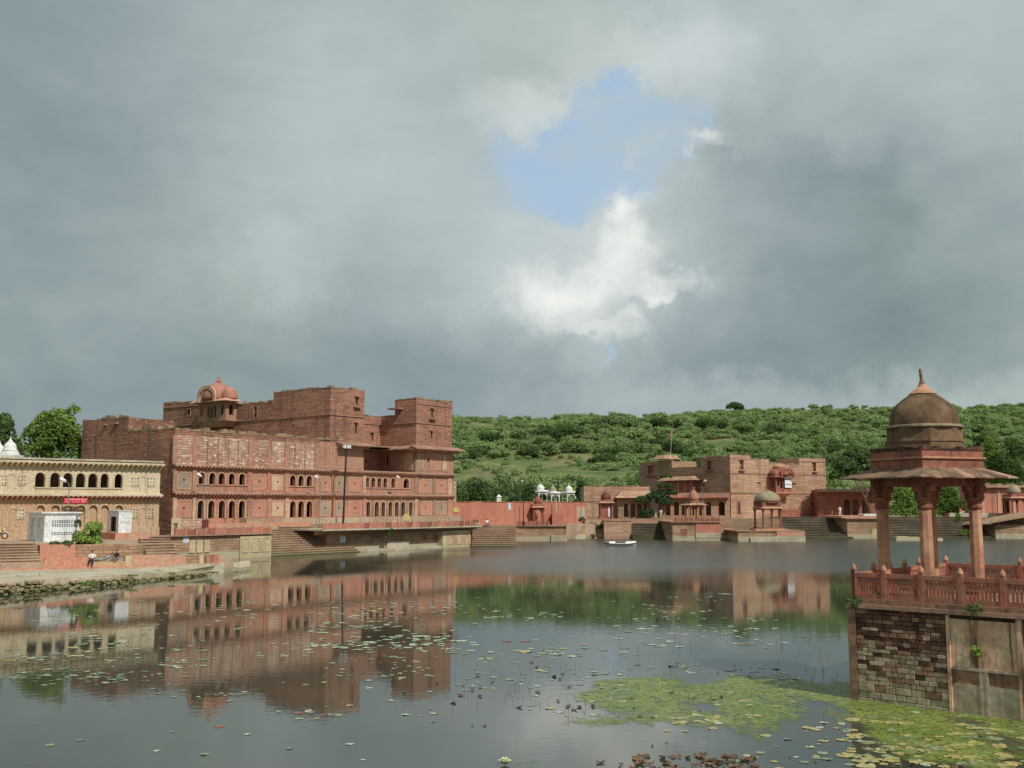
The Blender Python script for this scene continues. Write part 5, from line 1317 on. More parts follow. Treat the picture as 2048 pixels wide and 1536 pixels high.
    MB().box(c0, b + .05, Yp - .12, Yp - .001, 1.25, zt - .05).build('red_facing', M_REDW, t); MB().box(c0, b + .05, Yp - .16, Yp - .001, .45, 1.249).build('cement_facing', M_GREY, t); MB().box(c0 + .1, b, Yp - .1, Yp - .001, -.5, .449).build('footing', M_PLAT, t)
    frame_panel(t, front(Yp), g(1361, 1060, Yp).x, g(1375, 1060, Yp).x, .6, 1.9, .1, .05, 'niche', M_PLAT, M_RED)
    parapet(t, front(Yp - .25), g(1346, 1040, Yp).x, b, zt + .14, .6, 9, M_RED)
    c = g(1388, 1040, 171.0)
    chhatri('chhatri', 'pink domed chhatri on the middle platform before the arcade', c.x, 171.0, zt + .14, .35, 1.0, 2.45, .14, .75, .35, .3, .82, 1.55, .0, (M_REDL, M_RED, M_SLAB, M_DOMEP, M_DOMEP), group='chhatris around the pond', arches=True)
    a2 = g(1441, 1060, 172).x; b2 = g(1473, 1060, 172).x
    t = thing('link_wall', 'low stone wall with a teal railing between two platforms', 'wall', W0, ((a2 + b2) / 2, 172, 0)); MB().box(a2, b2 + .3, 172, 181, -1, 2.9).build('masonry', M_FORTL, t); MB().box(a2, b2, 171.2, 171.99, -.8, .75).build('footing', M_GREY, t)
    mb = MB(); mb.box(a2, b2 - .1, 171.0, 171.1, .3, .42)
    for k in range(5): mb.box(a2 + .1 + k * .6, a2 + .2 + k * .6, 171.02, 171.08, -.5, .3)
    mb.build('railing', M_TEAL, t)
    # the water chhatri
    Yp = 163.5; a, b = g(1471, 1070, Yp).x, g(1609, 1070, Yp).x; zt = g(1540, 1063, Yp).z
    t = thing('stone_platform', 'low landing platform with pale plinth under the grey domed chhatri', 'platform', W0, ((a + b) / 2, Yp, 0), 'platforms on the far bank')
    MB().box(a + .4, b, Yp, 176, -1, zt - .001).build('retaining_wall', M_PLAT, t); MB().box(a, b + .05, Yp - .15, 176, zt, zt + .12).build('cornice', M_CHAJ, t)
    MB().box(g(1553, 1070, Yp).x, b + .06, Yp - .14, Yp - .001, .85, zt - .02).build('red_facing', M_ORNG, t); MB().box(g(1548, 1070, Yp).x, b + .1, Yp - .18, Yp - .001, -.5, .849).build('cement_facing', M_GREY, t); MB().box(g(1500, 1070, Yp).x, g(1547, 1070, Yp).x, Yp - .3, Yp - .001, -.6, .7).build('footing', M_GREY, t)
    c = g(1536, 1060, 166.2); rz = zt + .12
    MB().box(c.x - 2.4, c.x + 2.4, 164.0, 168.5, rz, rz + .28).build('chhatri_base', M_REDL, t)
    chhatri('chhatri', 'large grey domed chhatri with red columns at the water edge', c.x, 166.2, rz + .28, .22, 1.45, 2.9, .16, .4, .75, .18, 1.98, 1.75, .45, (M_RED, M_RED, M_REDL, M_DOMEG, M_RED), group='chhatris around the pond')
    # steps and buildings to the right
    steps('stone_steps', 'long dark steps right of the water chhatri', W0, g(1560, 1060, 180).x, g(1696, 1060, 180).x, 176, 187, -.4, 3.55, 15, M_STEPD)
    Yp = 178; a, b = g(1695, 1060, Yp).x, g(1772, 1060, Yp).x
    t = thing('stone_platform', 'stone pier with patched brick face between two flights of steps', 'platform', W0, ((a + b) / 2, Yp, 0), 'platforms on the far bank'); zt = g(1730, 1038, Yp).z
    MB().box(a, b, Yp, 190, -1, zt).build('retaining_wall', M_PLAT, t); MB().box(a - .4, b + .3, Yp - .4, 190, zt + .001, zt + .16).build('cornice', M_CHAJ, t); MB().box(a - 1, b, Yp - .2, 190, zt + .161, zt + .5).build('kerb', M_ORNG, t)
    MB().box(g(1728, 1030, Yp).x, b, Yp, 181, zt + .501, zt + .85).build('white_slab', M_WHITED, t); MB().box(g(1744, 1060, Yp).x, b + .05, Yp - .05, Yp - .001, -.8, 1.6).build('painted_face', M_PLAS, t)
    steps('stone_steps', 'worn steps with plants seen between the pavilion columns', W0, g(1765, 1060, 180).x, g(1995, 1060, 180).x, 177, 189, -.4, 3.55, 15, M_STEPD)
    for x0, x1, y1, zt, mt, lab in ((1792, 1842, 170, .55, M_PLAT, 'long brown stone block standing in the water before the worn steps'), (1862, 1888, 169.5, .4, M_GREY, 'short pale stone block standing in the water before the worn steps')):
        xa, xc = g(x0, 1080, 168).x, g(x1, 1080, 168).x; t = thing('stone_block', lab, 'stone', W0, ((xa + xc) / 2, 168, 0)); MB().frus((xa, xc, 168, y1), -1, (xa + .1, xc - .15, 168.1, y1), zt).build('block', mt, t); MB().box(xa + .3, (xa + xc) / 2, 168.3, y1 - .2, zt - .01, zt + .12).build('broken_top', mt, t)
    Yp = 178; a = g(1990, 1060, Yp).x; b = a + 16
    t = thing('stone_platform', 'pale stone landing under a sloping stone roof', 'platform', W0, (a + 8, Yp, 0), 'platforms on the far bank'); MB().box(a, b, Yp, 190, -1, 2.3).build('retaining_wall', M_PLAT, t); MB().box(a, b, Yp - .3, Yp - .001, -.8, .7).build('footing', M_GREY, t)
    # lean-to on the landing
    t = thing('lean_to_shed', 'lean-to shed with a sloping stone slab roof on the pale landing', 'shed', W0, (a + 4, Yp + 2, 2.3))
    p, pr = g(1953, 1050, Yp), g(2120, 1022, Yp)
    mb = MB(); mb.extr([(p.x, p.z), (pr.x, pr.z), (pr.x, pr.z + .55), (p.x + .3, p.z + .32)], front(Yp - 1.2), 0, 7.0); mb.build('roof_slab', M_SLAB, t)
    mb = MB(); mb.extr([(a + 1.2, 2.2), (pr.x, 2.2), (pr.x, pr.z), (a + 1.2, g(2010, 1037, Yp).z)], front(Yp + 3.0), 0, .4); mb.build('rear_wall', M_DARK, t)
    for x in (a + .6, a + 6.0): MB().box(x, x + .35, Yp + .1, Yp + .45, 2.3, p.z + .18 + (x - p.x) * (pr.z - p.z) / (pr.x - p.x) - .2).build('post', M_RED, t)
    # dark veranda house and the right-hand house
    Y = 197; t = thing('veranda_house', 'low dark veranda house beside the fort under a tree', 'house', W0, (g(1700, 1025, Y).x, Y, 3.3)); a, b = g(1634, 1000, Y).x, g(1776, 1000, Y).x; zt = g(1700, 980, Y).z; z0 = 3.4
    ops = [(g(x, 1010, Y).x, w, z0, g(x, 998, Y).z, 1, False) for x, w in ((1694, 1.25), (1711, 1.2), (1731, 1.4))]
    mb = MB(); wall(mb, a, b, 2.5, zt, front(Y), ops, .4); mb.poly([(a, Y, 2.5), (a, Y + 6, 2.5), (a, Y + 6, zt), (a, Y, zt)]); mb.build('wall', M_RED, t); mb = MB(); mb.poly([(a, Y + 4, z0), (b, Y + 4, z0), (b, Y + 4, zt), (a, Y + 4, zt)]); mb.poly([(a, Y, z0), (b, Y, z0), (b, Y + 4, z0), (a, Y + 4, z0)]); mb.poly([(a, Y, zt), (b, Y, zt), (b, Y + 6, zt), (a, Y + 6, zt)]); mb.build('room', M_DARK, t)
    eave(t, front(Y), a - .3, b, zt, 1.6, .15, .35, .4, .6, M_CHAJ, M_BRAC)
    Y = 192; t = thing('parapet_house', 'flat-roofed house with ragged parapet on the right bank', 'house', W0, (g(2010, 1015, Y).x, Y, 3.3)); a, b = g(1948, 1000, Y).x, g(2130, 1000, Y).x; zt = g(2000, 972, Y).z
    ops = [(g(2012, 1005, Y).x, 1.3, 3.6, g(2012, 990, Y).z, 0, False)]
    mb = MB(); wall(mb, a, b, 2.5, zt, front(Y), ops, .4); mb.poly([(a, Y, 2.5), (a, Y + 6, 2.5), (a, Y + 6, zt), (a, Y, zt)]); mb.poly([(a, Y + 3, 2.5), (b, Y + 3, 2.5), (b, Y + 3, zt), (a, Y + 3, zt)]); mb.poly([(a, Y, zt), (b, Y, zt), (b, Y + 6, zt), (a, Y + 6, zt)]); mb.build('wall', M_PINK, t)
    eave(t, front(Y), a, b, zt - .1, .8, .15, .2, .5, .5, M_CHAJ, M_COP); coping(t, front(Y - .1), a, b, zt + .05, .5, .5)
    for x in (1962, 1995, 2024): MB().box(g(x, 1000, Y).x, g(x + 6, 1000, Y).x, Y - .12, Y, 3.0, zt - .7).build('pilaster', M_FRAME, t)
    MB().box(g(1895, 1024, 189.5).x, b, 189.0, 191.9, 2.9, 4.15).build('terrace_wall', M_REDW, t); MB().box(g(1895, 1024, 189.5).x, g(1990, 1024, 189.5).x, 188.7, 188.99, 3.3, 4.2).build('white_kerb', M_GREY, t)
    c = g(2030, 1018, 186)
    chhatri('chhatri', 'arched red chhatri before the parapet house', c.x, 186, 4.0, .1, 1.15, 2.6, .16, .5, .5, .2, 1.1, 1.5, .3, (M_RED, M_RED, M_REDL, M_DOMEG, M_RED), group='chhatris around the pond', arches=True)
    t = thing('court_floor', 'paved court behind the right-hand steps', 'terrace', W0, (90, 195, 0)); t['kind'] = 'structure'; MB().box(g(1700, 1060, 189).x, 140, 189.1, 215, -1, 3.35).build('paving', M_STEP, t)
    # people on the far bank
    J, SG = stand(); q = g(1316, 1036, 182.5)
    person('person in a purple top standing by the arcade tree', (q.x - .4, 182.3, 3.25), .2, J, SG, [C_PUR, C_CRM, SKIN]); person('person in white standing beside the one in purple', (q.x + .5, 182.4, 3.25), -.3, J, SG, [C_WHT, C_CRM, SKIN])
    q = g(1680, 1022, 188); person('person in white clothes and pink turban on the far steps', (q.x, 188, 3.5), .2, J, SG, [C_WHT, C_WHT, SKIN], wear=C_PNK, scale=1.12)
    J2, SG2 = sit_cross(); q = g(1921, 1018, 188.3); person('person in an orange top sitting on the pale kerb', (q.x, 188.2, 4.15), .1, J2, SG2, [C_ORG, C_WHT, SKIN], scale=1.2)
    q = g(1719, 1020, 190); person('person in cream sitting before the veranda arches', (q.x, 189.5, 3.4), .1, J2, SG2, [C_CRM, C_WHT, SKIN], scale=1.1)
    for x, y, Y, lab, b in ((1404.5, 965, 180, 'street lamp with white globe beside the fort oriel', 3.3), (1040, 965, 200, 'small street lamp on the slope behind the red wall', 4)):
        q = g(x, y, Y); lamp_post(lab, (q.x, Y, b), q.z - b, .3, 'street lamps on the far bank')
    # far-bank trees
    p = g(1316, 1036, 183.5)
    tree('dark layered tree growing before the porch of the low wing', (p.x + .5, 183.5, 3.2), 6.0, [(-3.0, 0, 3.2, 1.5, 1.3, .8), (-1.0, 0, 3.8, 1.7, 1.4, .9), (.6, 0, 3.0, 1.6, 1.4, 1.0), (.9, 0, 5.6, 1.5, 1.2, .55), (1.8, 0, 4.4, 1.2, 1.1, .8), (-.2, 0, 4.6, 1.2, 1.1, .6), (-2.2, 0, 1.0, 1.4, .8, .9), (1.0, 0, 7.3, 1.0, .9, .4)], 3400, .20, L_DARK, 51, .16, (.7, 0))
    p = g(1735, 1015, 191); tree('leaning tree spreading over the veranda house', (p.x + .6, 191, 3.3), 9, [(-3.4, 2, 9.5, 2.8, 2.4, 1.8), (-1.5, 2, 11.2, 2.6, 2.2, 1.7), (.5, 2, 10.4, 2.6, 2.2, 1.8), (-5.0, 2, 7.4, 1.8, 1.8, 1.2), (1.6, 2, 8.2, 2.4, 2.0, 1.6), (-2.0, 2, 8.0, 1.9, 1.8, 1.2)], 7000, .24, L_DARK, 52, .26, (-1.6, 0))
    for x, y, Y, w, h, sd, lab, mt in ((1812, 1035, 191.5, 3.4, 5.4, 53, 'bright leafy tree seen between the left and front pavilion columns', L_VIVID), (1898, 1032, 191.5, 3.4, 5.4, 54, 'bright leafy tree seen between the front and right pavilion columns', L_VIVID), (2020, 950, 215, 5.5, 8.5, 55, 'broad dark tree behind the parapet house', L_DARK), (1985, 950, 218, 3.5, 7.5, 56, 'mid green tree beside the broad dark tree', L_GREEN)):
        p = g(x, y, Y); zb = 3.3 if Y < 200 else height(p.x, Y); hh = (p.z - zb) + h if Y > 200 else h
        tree(lab, (p.x, Y, zb), hh, blobs_for(w, w * .7, hh * (.25 if Y > 200 else .02), hh, 14, sd, .42) + ([] if Y > 200 else [(-2.0, 0, .9, 1.6, 1, 1.2), (0, 0, 1.0, 1.8, 1, 1.3), (2.0, 0, .9, 1.6, 1, 1.2)]), 5600, .2, mt, sd, .2)
    tree('yellow green weed growing out of the worn steps', (g(1915, 1040, 186).x, 185.6, 2.6), 1.2, [(0, 0, .6, .5, .4, .9), (.2, 0, -.4, .4, .3, .5)], 260, .14, L_VIVID, 57, .03, name='weeds', cat='plant')
    tree('green weed growing at the foot of the worn steps', (g(1925, 1065, 179).x, 178.6, .7), 1.0, [(0, 0, .3, 1.3, .4, .6)], 320, .14, L_GREEN, 58, .03, name='weeds', cat='plant')
    for x, y, Y, w, h, sd, lab in ((958, 1000, 190, 5.2, 4.6, 61, 'dark spreading shrub behind the red wall at the palace corner'), (920, 1000, 196, 3.0, 3.2, 62, 'smaller shrub between the palace and the dark spreading shrub'), (1160, 1003, 205, 2.2, 3.4, 63, 'shrub behind the red wall beside the low wing'), (1055, 1002, 206, 3.2, 3.8, 64, 'shrub left of the white memorial chhatris')):
        p = g(x, y, Y); zb = height(p.x, Y); tree(lab, (p.x, Y, zb - .3), h, blobs_for(w, w * .7, .2, max(h, p.z - zb + h), 10, sd, .42), 2600, .22, L_DARK if sd in (61, 63, 64) else L_BUSH, sd, .14, name='shrub', cat='shrub')
    tree('plant growing from the slab of the long palace platform', P.world(P.px(779, 1062, -7.4)[0], -7.45, 1.7), .9, [(0, 0, .75, .5, .3, .4), (-.2, 0, .3, .35, .25, .4)], 200, .13, L_DARK, 65, .03, name='wall_plant', cat='plant')

    # pedal boat hull, white with a dark stripe
    c = atZ(1241, 1092); t = thing('rowing_boat', 'white boat with dark stripe floating before the far steps', 'boat', None, (c.x, c.y, 0)); t.rotation_euler = (0, 0, math.radians(3))
    sec = []; Ln = 2.2
    mb = MB(); N = 14
    for i in range(N + 1):
        u = -1 + 2 * i / N; w = .75 * (1 - abs(u) ** 3.2) ** .6 + .04; sh = .34 + .16 * u * u
        sec.append([(u * Ln * .93, -w * .6, -.05), (u * Ln, -w, sh * .55), (u * Ln * 1.01, -w * 1.03, sh), (u * Ln * .98, -w * .85, sh - .02), (u * Ln * .9, 0, .1), (u * Ln * .98, w * .85, sh - .02), (u * Ln * 1.01, w * 1.03, sh), (u * Ln, w, sh * .55), (u * Ln * .93, w * .6, -.05)])
    for i in range(N):
        for k in range(8):
            mb.cur = 1 if k in (1, 6) else 0
            mb.poly([sec[i][k], sec[i + 1][k], sec[i + 1][k + 1], sec[i][k + 1]])
    mb.build('hull', [M_LAMP, M_GREYD], t, False)
    for x in (-1.25, 1.05): MB().frus((x - .45, x + .4, -.5, .5), .3, (x - .3, x + .5, -.35, .35), .62).build('seat', M_LAMP, t)
    MB().frus((1.5, 2.05, -.3, .3), .35, (1.55, 2.15, -.2, .2), .66).build('prow_cover', M_LAMP, t)


far_bank()

# ------------------------------------------------------------ the near pavilion
N = Frame(9.95, 31.5, -43.0)
M_NBD = stone('wet_brick', c8(116, 80, 66), c8(74, 56, 48), 1.6, streak=(c8(30, 30, 24), .8, 2.6), stain=(c8(32, 32, 26), .95), bump=.5, flat=True, ss=3.0)
M_NBB = stone('brown_brick', c8(164, 124, 102), c8(132, 104, 88), 2.0, stain=(c8(52, 46, 38), .8), bump=.5, flat=True, ss=3.0)
M_NBP = stone('pale_block', c8(196, 176, 148), c8(160, 140, 120), 2.2, stain=(c8(96, 84, 68), .8), ss=4.0, bump=.4, flat=True, low=(c8(168, 158, 132), .0, .5))
M_NEAV = stone('old_eave_slab', c8(150, 122, 98), c8(112, 90, 74), 1.8, stain=(c8(66, 56, 46), .7), bump=.3, ss=3.0)
M_MORT = stone('dark_mortar', c8(86, 70, 54), c8(60, 50, 40), 2.0, bump=.4, flat=True)
M_NPAN = stone('stained_plaster', c8(226, 192, 162), c8(210, 160, 134), 1.2, streak=(c8(54, 48, 38), .85, 2.2), stain=(c8(58, 52, 42), .95), bump=.25, flat=True, ss=7.0)
M_NGRY = stone('grey_plaster', c8(192, 176, 156), c8(168, 150, 130), 1.0, stain=(c8(110, 100, 80), .6), bump=.25, flat=True)


def unit_block(mat):
    bm = bmesh.new(); bmesh.ops.create_cube(bm, size=1.0)
    bmesh.ops.bevel(bm, geom=list(bm.edges), offset=.06, segments=1, affect='EDGES')
    me = bpy.data.meshes.new('brick'); bm.to_mesh(me); bm.free(); me.materials.append(mat); return me


def near_platform():
    DEP, LEN, ZT = 7.2, 9.5, 2.86
    t = thing('pavilion_platform', 'stone platform with block wall and sandstone railing under the near pavilion', 'platform', N, (LEN / 2, 0, 0))
    mb = MB(); xb = N.px(1895, 1300)[0]
    mb.box(.02, LEN, .03, DEP, -1.2, 2.62); mb.build('core', M_MORT, t)
    MB().box(-.12, LEN, -.12, DEP + .1, 2.621, 2.74).build('cornice', M_CHAJ, t); MB().box(-.03, LEN, -.04, DEP, 2.741, ZT).build('floor', M_NBB, t)
    MB().box(-.1, .14, -.05, .3, -1, 2.6).build('corner_pier', M_NBB, t)
    ub = {k: unit_block(m) for k, m in (('d', M_NBD), ('b', M_NBB), ('p', M_NBP))}
    rng = random.Random(5); z = -.12
    off = OFF[t.name]
    while z < 2.58:
        hgt = rng.uniform(.095, .15) if z > .45 else rng.uniform(.17, .23)
        hgt = min(hgt, 2.6 - z)
        x = .15
        while x < xb - .05:
            w = rng.uniform(.16, .36) if z > .45 else rng.uniform(.28, .5)
            if x + w > xb - .14: w = xb - .02 - x
            zz = z + hgt / 2; u = (x - .15) / (xb - .15)
            nz = noise.noise(Vector((x * 1.3, zz * 1.6, 2.2)))
            lim = 1.45 + .75 * nz - .25 * u
            k = 'd' if zz > lim + .25 else ('b' if zz > lim else 'p')
            r = rng.random()
            if k == 'p' and r < .26 and zz > .3: k = 'b'
            elif k == 'p' and r < .38 and zz > .55: k = 'd'
            elif k == 'b' and r < .3: k = 'p'
            elif k == 'd' and r < .12: k = 'b'
            elif k == 'd' and r > .94: k = 'p'
            b = child('brick', ub[k], t); pr = rng.uniform(.0, .035)
            b.location = Vector((x + w / 2, .06 - pr, zz)) - off; b.scale = (w - .014, .16, hgt - .013); b.rotation_euler = (rng.uniform(-.012, .012), rng.uniform(-.012, .012), rng.uniform(-.015, .015))
            x += w
        z += hgt
    # plastered bay to the right
    x2 = N.px(2036, 1300)[0]
    MB().box(xb, xb + .09, -.06, .06, -1, 2.6).build('pilaster', M_NPAN, t); MB().box(x2, x2 + .14, -.07, .06, -1, 2.6).build('pilaster', M_NPAN, t)
    MB().box(xb + .091, x2 - .001, .0, .05, 1.22, 2.5).build('plaster_panel', M_NPAN, t)
    MB().box(xb + .091, x2 - .001, -.035, .05, 1.15, 1.219).build('ledge', M_NGRY, t)
    xm = (xb + x2) / 2
    for a, b in ((xb + .091, xm - .1), (xm - .02, xm + .06), (xm + .14, x2 - .001)): MB().box(a, b, .01, .05, .78, 1.149).build('brick_panel', M_NBB if a != xm - .02 else M_NPAN, t)
    for a in (xm - .099, xm + .061): MB().box(a, a + .078, -.02, .05, -1, 1.149).build('pilaster', M_NGRY, t)
    MB().box(xb + .091, xm - .1, -.004, .05, -1, .779).build('plaster_panel', M_NGRY, t); MB().box(xm + .14, x2 - .001, -.005, .05, -1, .779).build('plaster_panel', M_NGRY, t); MB().box(xm - .02, xm + .06, -.003, .05, -1, .779).build('plaster_panel', M_NGRY, t)
    MB().box(x2 + .141, LEN, .0, .05, .6, 2.5).build('plaster_panel', M_RED, t); MB().box(x2 + .141, LEN, -.004, .05, -1, .599).build('plaster_panel', M_NGRY, t)
    # railing round the edge
    rail = thing('stone_railing', 'pierced red sandstone railing round the near pavilion platform', 'railing', N, (LEN / 2, 0, ZT))

    def run(m, pts):
        for i, a in enumerate(pts):
            mb = MB(); slabbox(mb, m, a - .065, a + .065, .02, .15, ZT, ZT + .84); o = mb.build('post', M_RAIL, rail)
            c = m(a, .085, 0); mb = MB(); mb.lathe(c[0], c[1], [(.06, ZT + .841), (.082, ZT + .86), (.082, ZT + .90), (.062, ZT + .95), (.03, ZT + 1.0), (.008, ZT + 1.03)], 8, math.pi / 8); mb.build('cap', M_REDL, o)
            if i + 1 == len(pts): break
            b = pts[i + 1]; a0, a1 = a + .0652, b - .0652
            mb = MB(); zb = ZT + .03
            slabbox(mb, m, a0, a1, .045, .125, zb, zb + .14); slabbox(mb, m, a0, a1, .04, .13, zb + .62, zb + .74); slabbox(mb, m, a0, a0 + .07, .048, .122, zb + .14, zb + .62); slabbox(mb, m, a1 - .07, a1, .048, .122, zb + .14, zb + .62)
            n = 8; w = (a1 - a0 - .14) / n
            for k in range(1, n):
                x = a0 + .07 + w * k; slabbox(mb, m, x - w * .24, x + w * .24, .055, .115, zb + .14, zb + .37)
            slabbox(mb, m, a0 + .07, a1 - .07, .052, .118, zb + .36, zb + .40)
            for r in range(2):
                z0 = zb + .40 + r * .11
                for k in range(n):
                    x = a0 + .07 + w * k; hw = .022
                    for s in (1, -1):
                        p0, p1 = (x, z0) if s > 0 else (x, z0 + .11), (x + w, z0 + .11) if s > 0 else (x + w, z0)
                        pts_ = [(p0[0], p0[1] - hw), (p1[0], p1[1] - hw), (p1[0], p1[1] + hw), (p0[0], p0[1] + hw)]
                        mb.poly([m(q[0], .06, q[1]) for q in pts_]); mb.poly([m(q[0], .11, q[1]) for q in pts_[::-1]])
                        mb.poly([m(pts_[0][0], .06, pts_[0][1]), m(pts_[1][0], .06, pts_[1][1]), m(pts_[1][0], .11, pts_[1][1]), m(pts_[0][0], .11, pts_[0][1])]); mb.poly([m(pts_[3][0], .06, pts_[3][1]), m(pts_[2][0], .06, pts_[2][1]), m(pts_[2][0], .11, pts_[2][1]), m(pts_[3][0], .11, pts_[3][1])])
                if r == 0: slabbox(mb, m, a0 + .07, a1 - .07, .056, .114, z0 + .10, z0 + .12)
            mb.build('railing_panel', M_RAIL, rail)
    fxs = [.08] + [N.px(x, 1170)[0] for x in (1766, 1841, 1919, 2004)]
    sp = fxs[-1] - fxs[-2]; fxs += [fxs[-1] + sp, fxs[-1] + 2 * sp]
    run(front(0.0), fxs)
    run(lambda a, d, z: (d, a, z), [.09 + k * 1.17 for k in range(7)]) if False else None
    ys = [.3 + k * (DEP - .35) / 6 for k in range(1, 7)]
    run(leftside(0.0), [.085 + .0] + ys[0:6])
    run(lambda a, d, z: (a, DEP - d, z), [.1 + k * 1.2 for k in range(7)])
    # plants in the joints
    for k, (x, y, ww, lab, mt) in enumerate(((1707, 1203, .20, 'dark fern growing from the platform corner under the railing', L_DARK), (1948, 1219, .20, 'bright green plant growing under the platform cornice', L_VIVID), (1950, 1300, .10, 'small weed on the stained plaster panel', L_GREEN))):
        a, z = N.px(x, y, -.12)
        tree(lab, N.world(a, -.1, z - .1), .2, [(0, -.04, .1, ww * 1.4, .12, ww), (.08, -.05, -.05, ww, .1, ww)], 130, .045, mt, 70 + k, .012, name='wall_plant', cat='plant', limbs=3)


near_platform()


def near_chhatri():
    Z0 = 2.86; cx, cy = 12.64, 32.3
    t = thing('domed_pavilion', 'red sandstone pavilion with weathered dome on the near platform', 'pavilion', None, (cx, cy, Z0)); t.rotation_euler = (0, 0, math.radians(20.5))
    hc, r = .93, .205
    MB().box(-1.3, 1.3, -1.3, 1.3, -.01, .1).build('plinth', M_RED, t)
    for sx in (-1, 1):
        for sy in (-1, 1):
            x, y = sx * hc, sy * hc
            c = MB().lathe(x, y, [(r * .98, .1), (r * .95, 1.4), (r * .88, 2.62)], 8, math.pi / 8).build('column', M_REDL, t)
            MB().box(x - .27, x + .27, y - .27, y + .27, .1, .34).build('base', M_RED, c)
            MB().lathe(x, y, [(r * .9, 2.6), (r * 1.12, 2.66), (r * 1.12, 2.72), (r * .98, 2.76), (r * 1.2, 2.84), (r * 1.45, 2.9), (r * 1.45, 2.96)], 8, math.pi / 8).build('capital', M_RED, c)
            b = MB().box(x - .27, x + .27, y - .12, y + .12, 2.961, 3.13).box(x - .12, x + .12, y - .271, y + .271, 2.962, 3.128)
            b.box(x - .36, x + .36, y - .115, y + .115, 3.13, 3.30).box(x - .114, x + .114, y - .36, y + .36, 3.131, 3.299); b.build('bracket', M_RED, c)
    mb = MB()
    for s in (-1, 1): mb.box(-1.2, 1.2, s * hc - .17, s * hc + .17, 3.30, 3.74); mb.box(s * hc - .169, s * hc + .169, -hc + .172, hc - .172, 3.301, 3.739)
    mb.build('beam', M_RED, t); MB().box(-1.0, 1.0, -1.0, 1.0, 3.70, 3.80).build('ceiling', M_RED, t)
    n = 9; ih, oh, zi, zo, th = 1.12, 1.79, 3.80, 3.52, .04
    rng = random.Random(2)
    for side in range(4):
        ca, sa = math.cos(side * math.pi / 2), math.sin(side * math.pi / 2)
        R = lambda x, y, z: (x * ca - y * sa, x * sa + y * ca, z)
        for i in range(n):
            a0, a1 = -1 + 2 * i / n, -1 + 2 * (i + 1) / n
            g_ = .004; dz = rng.uniform(-.012, .012); do = rng.uniform(-.02, .015)
            q = [(a0 * ih + g_, -ih, zi + dz), (a1 * ih - g_, -ih, zi + dz), (a1 * (oh + do) - g_, -(oh + do), zo + dz), (a0 * (oh + do) + g_, -(oh + do), zo + dz)]
            mb = MB(); top = [R(x, y, z + th) for x, y, z in q]; bot = [R(*v) for v in q]
            mb.poly(top); mb.poly(bot[::-1])
            for k in range(4): mb.poly([bot[k], bot[(k + 1) % 4], top[(k + 1) % 4], top[k]])
            mb.build('eave_slab', rng.choice((M_NEAV, M_NEAV, M_NEAV, M_CHAJ)), t)
    MB().box(-1.14, 1.14, -1.14, 1.14, 3.72, 4.10).build('frieze', M_RED, t)
    MB().box(-1.20, 1.20, -1.20, 1.20, 4.101, 4.16).build('moulding', M_REDL, t)
    MB().box(-1.13, 1.13, -1.13, 1.13, 4.161, 4.36).build('parapet', M_RED, t)
    for k, m in enumerate((lambda a, d, z: (a, -1.13 + d, z), lambda a, d, z: (1.13 - d, a, z), lambda a, d, z: (a, 1.13 - d, z), lambda a, d, z: (-1.13 + d, a, z))):
        mb = MB(); a = -1.12
        while a < 1.1:
            w = rng.uniform(.12, .3); e = min(1.12, a + w); slabbox(mb, m, a + .01, e, -.03, .16, 4.361, 4.40 + rng.uniform(.0, .09)); a = e
        mb.build('parapet_crest', M_NBD if k != 1 else M_RED, t)
    dr = MB().lathe(0, 0, [(1.13, 4.2), (1.13, 4.62), (1.16, 4.63), (1.16, 4.68), (1.11, 4.69), (1.10, 5.06)], 8, math.radians(12)).build('drum', M_DOME, t)
    MB().lathe(0, 0, [(1.09, 5.06), (1.13, 5.08), (1.13, 5.13), (1.06, 5.15)], 24).build('ring', M_DOMEG, dr)
    d = MB().lathe(0, 0, [(1.0, 5.14), (1.015, 5.26), (1.0, 5.42), (.955, 5.56), (.88, 5.70), (.77, 5.83), (.63, 5.95), (.48, 6.06), (.33, 6.16), (.2, 6.22)], 36).build('dome', M_DOME, t, True)
    MB().lathe(0, 0, [(.42, 6.13), (.36, 6.18), (.22, 6.29), (.13, 6.36), (.11, 6.44)], 16).build('lotus_cap', M_REDL, d)
    f = MB().lathe(0, 0, [(.10, 0), (.075, .1), (.05, .15), (.042, .42), (.05, .45), (.03, .5)], 8).build('finial', M_NEAV, d); f.location = (0, 0, 6.42); f.rotation_euler = (0, math.radians(-7), 0)
    smooth_by_angle(d)


near_chhatri()

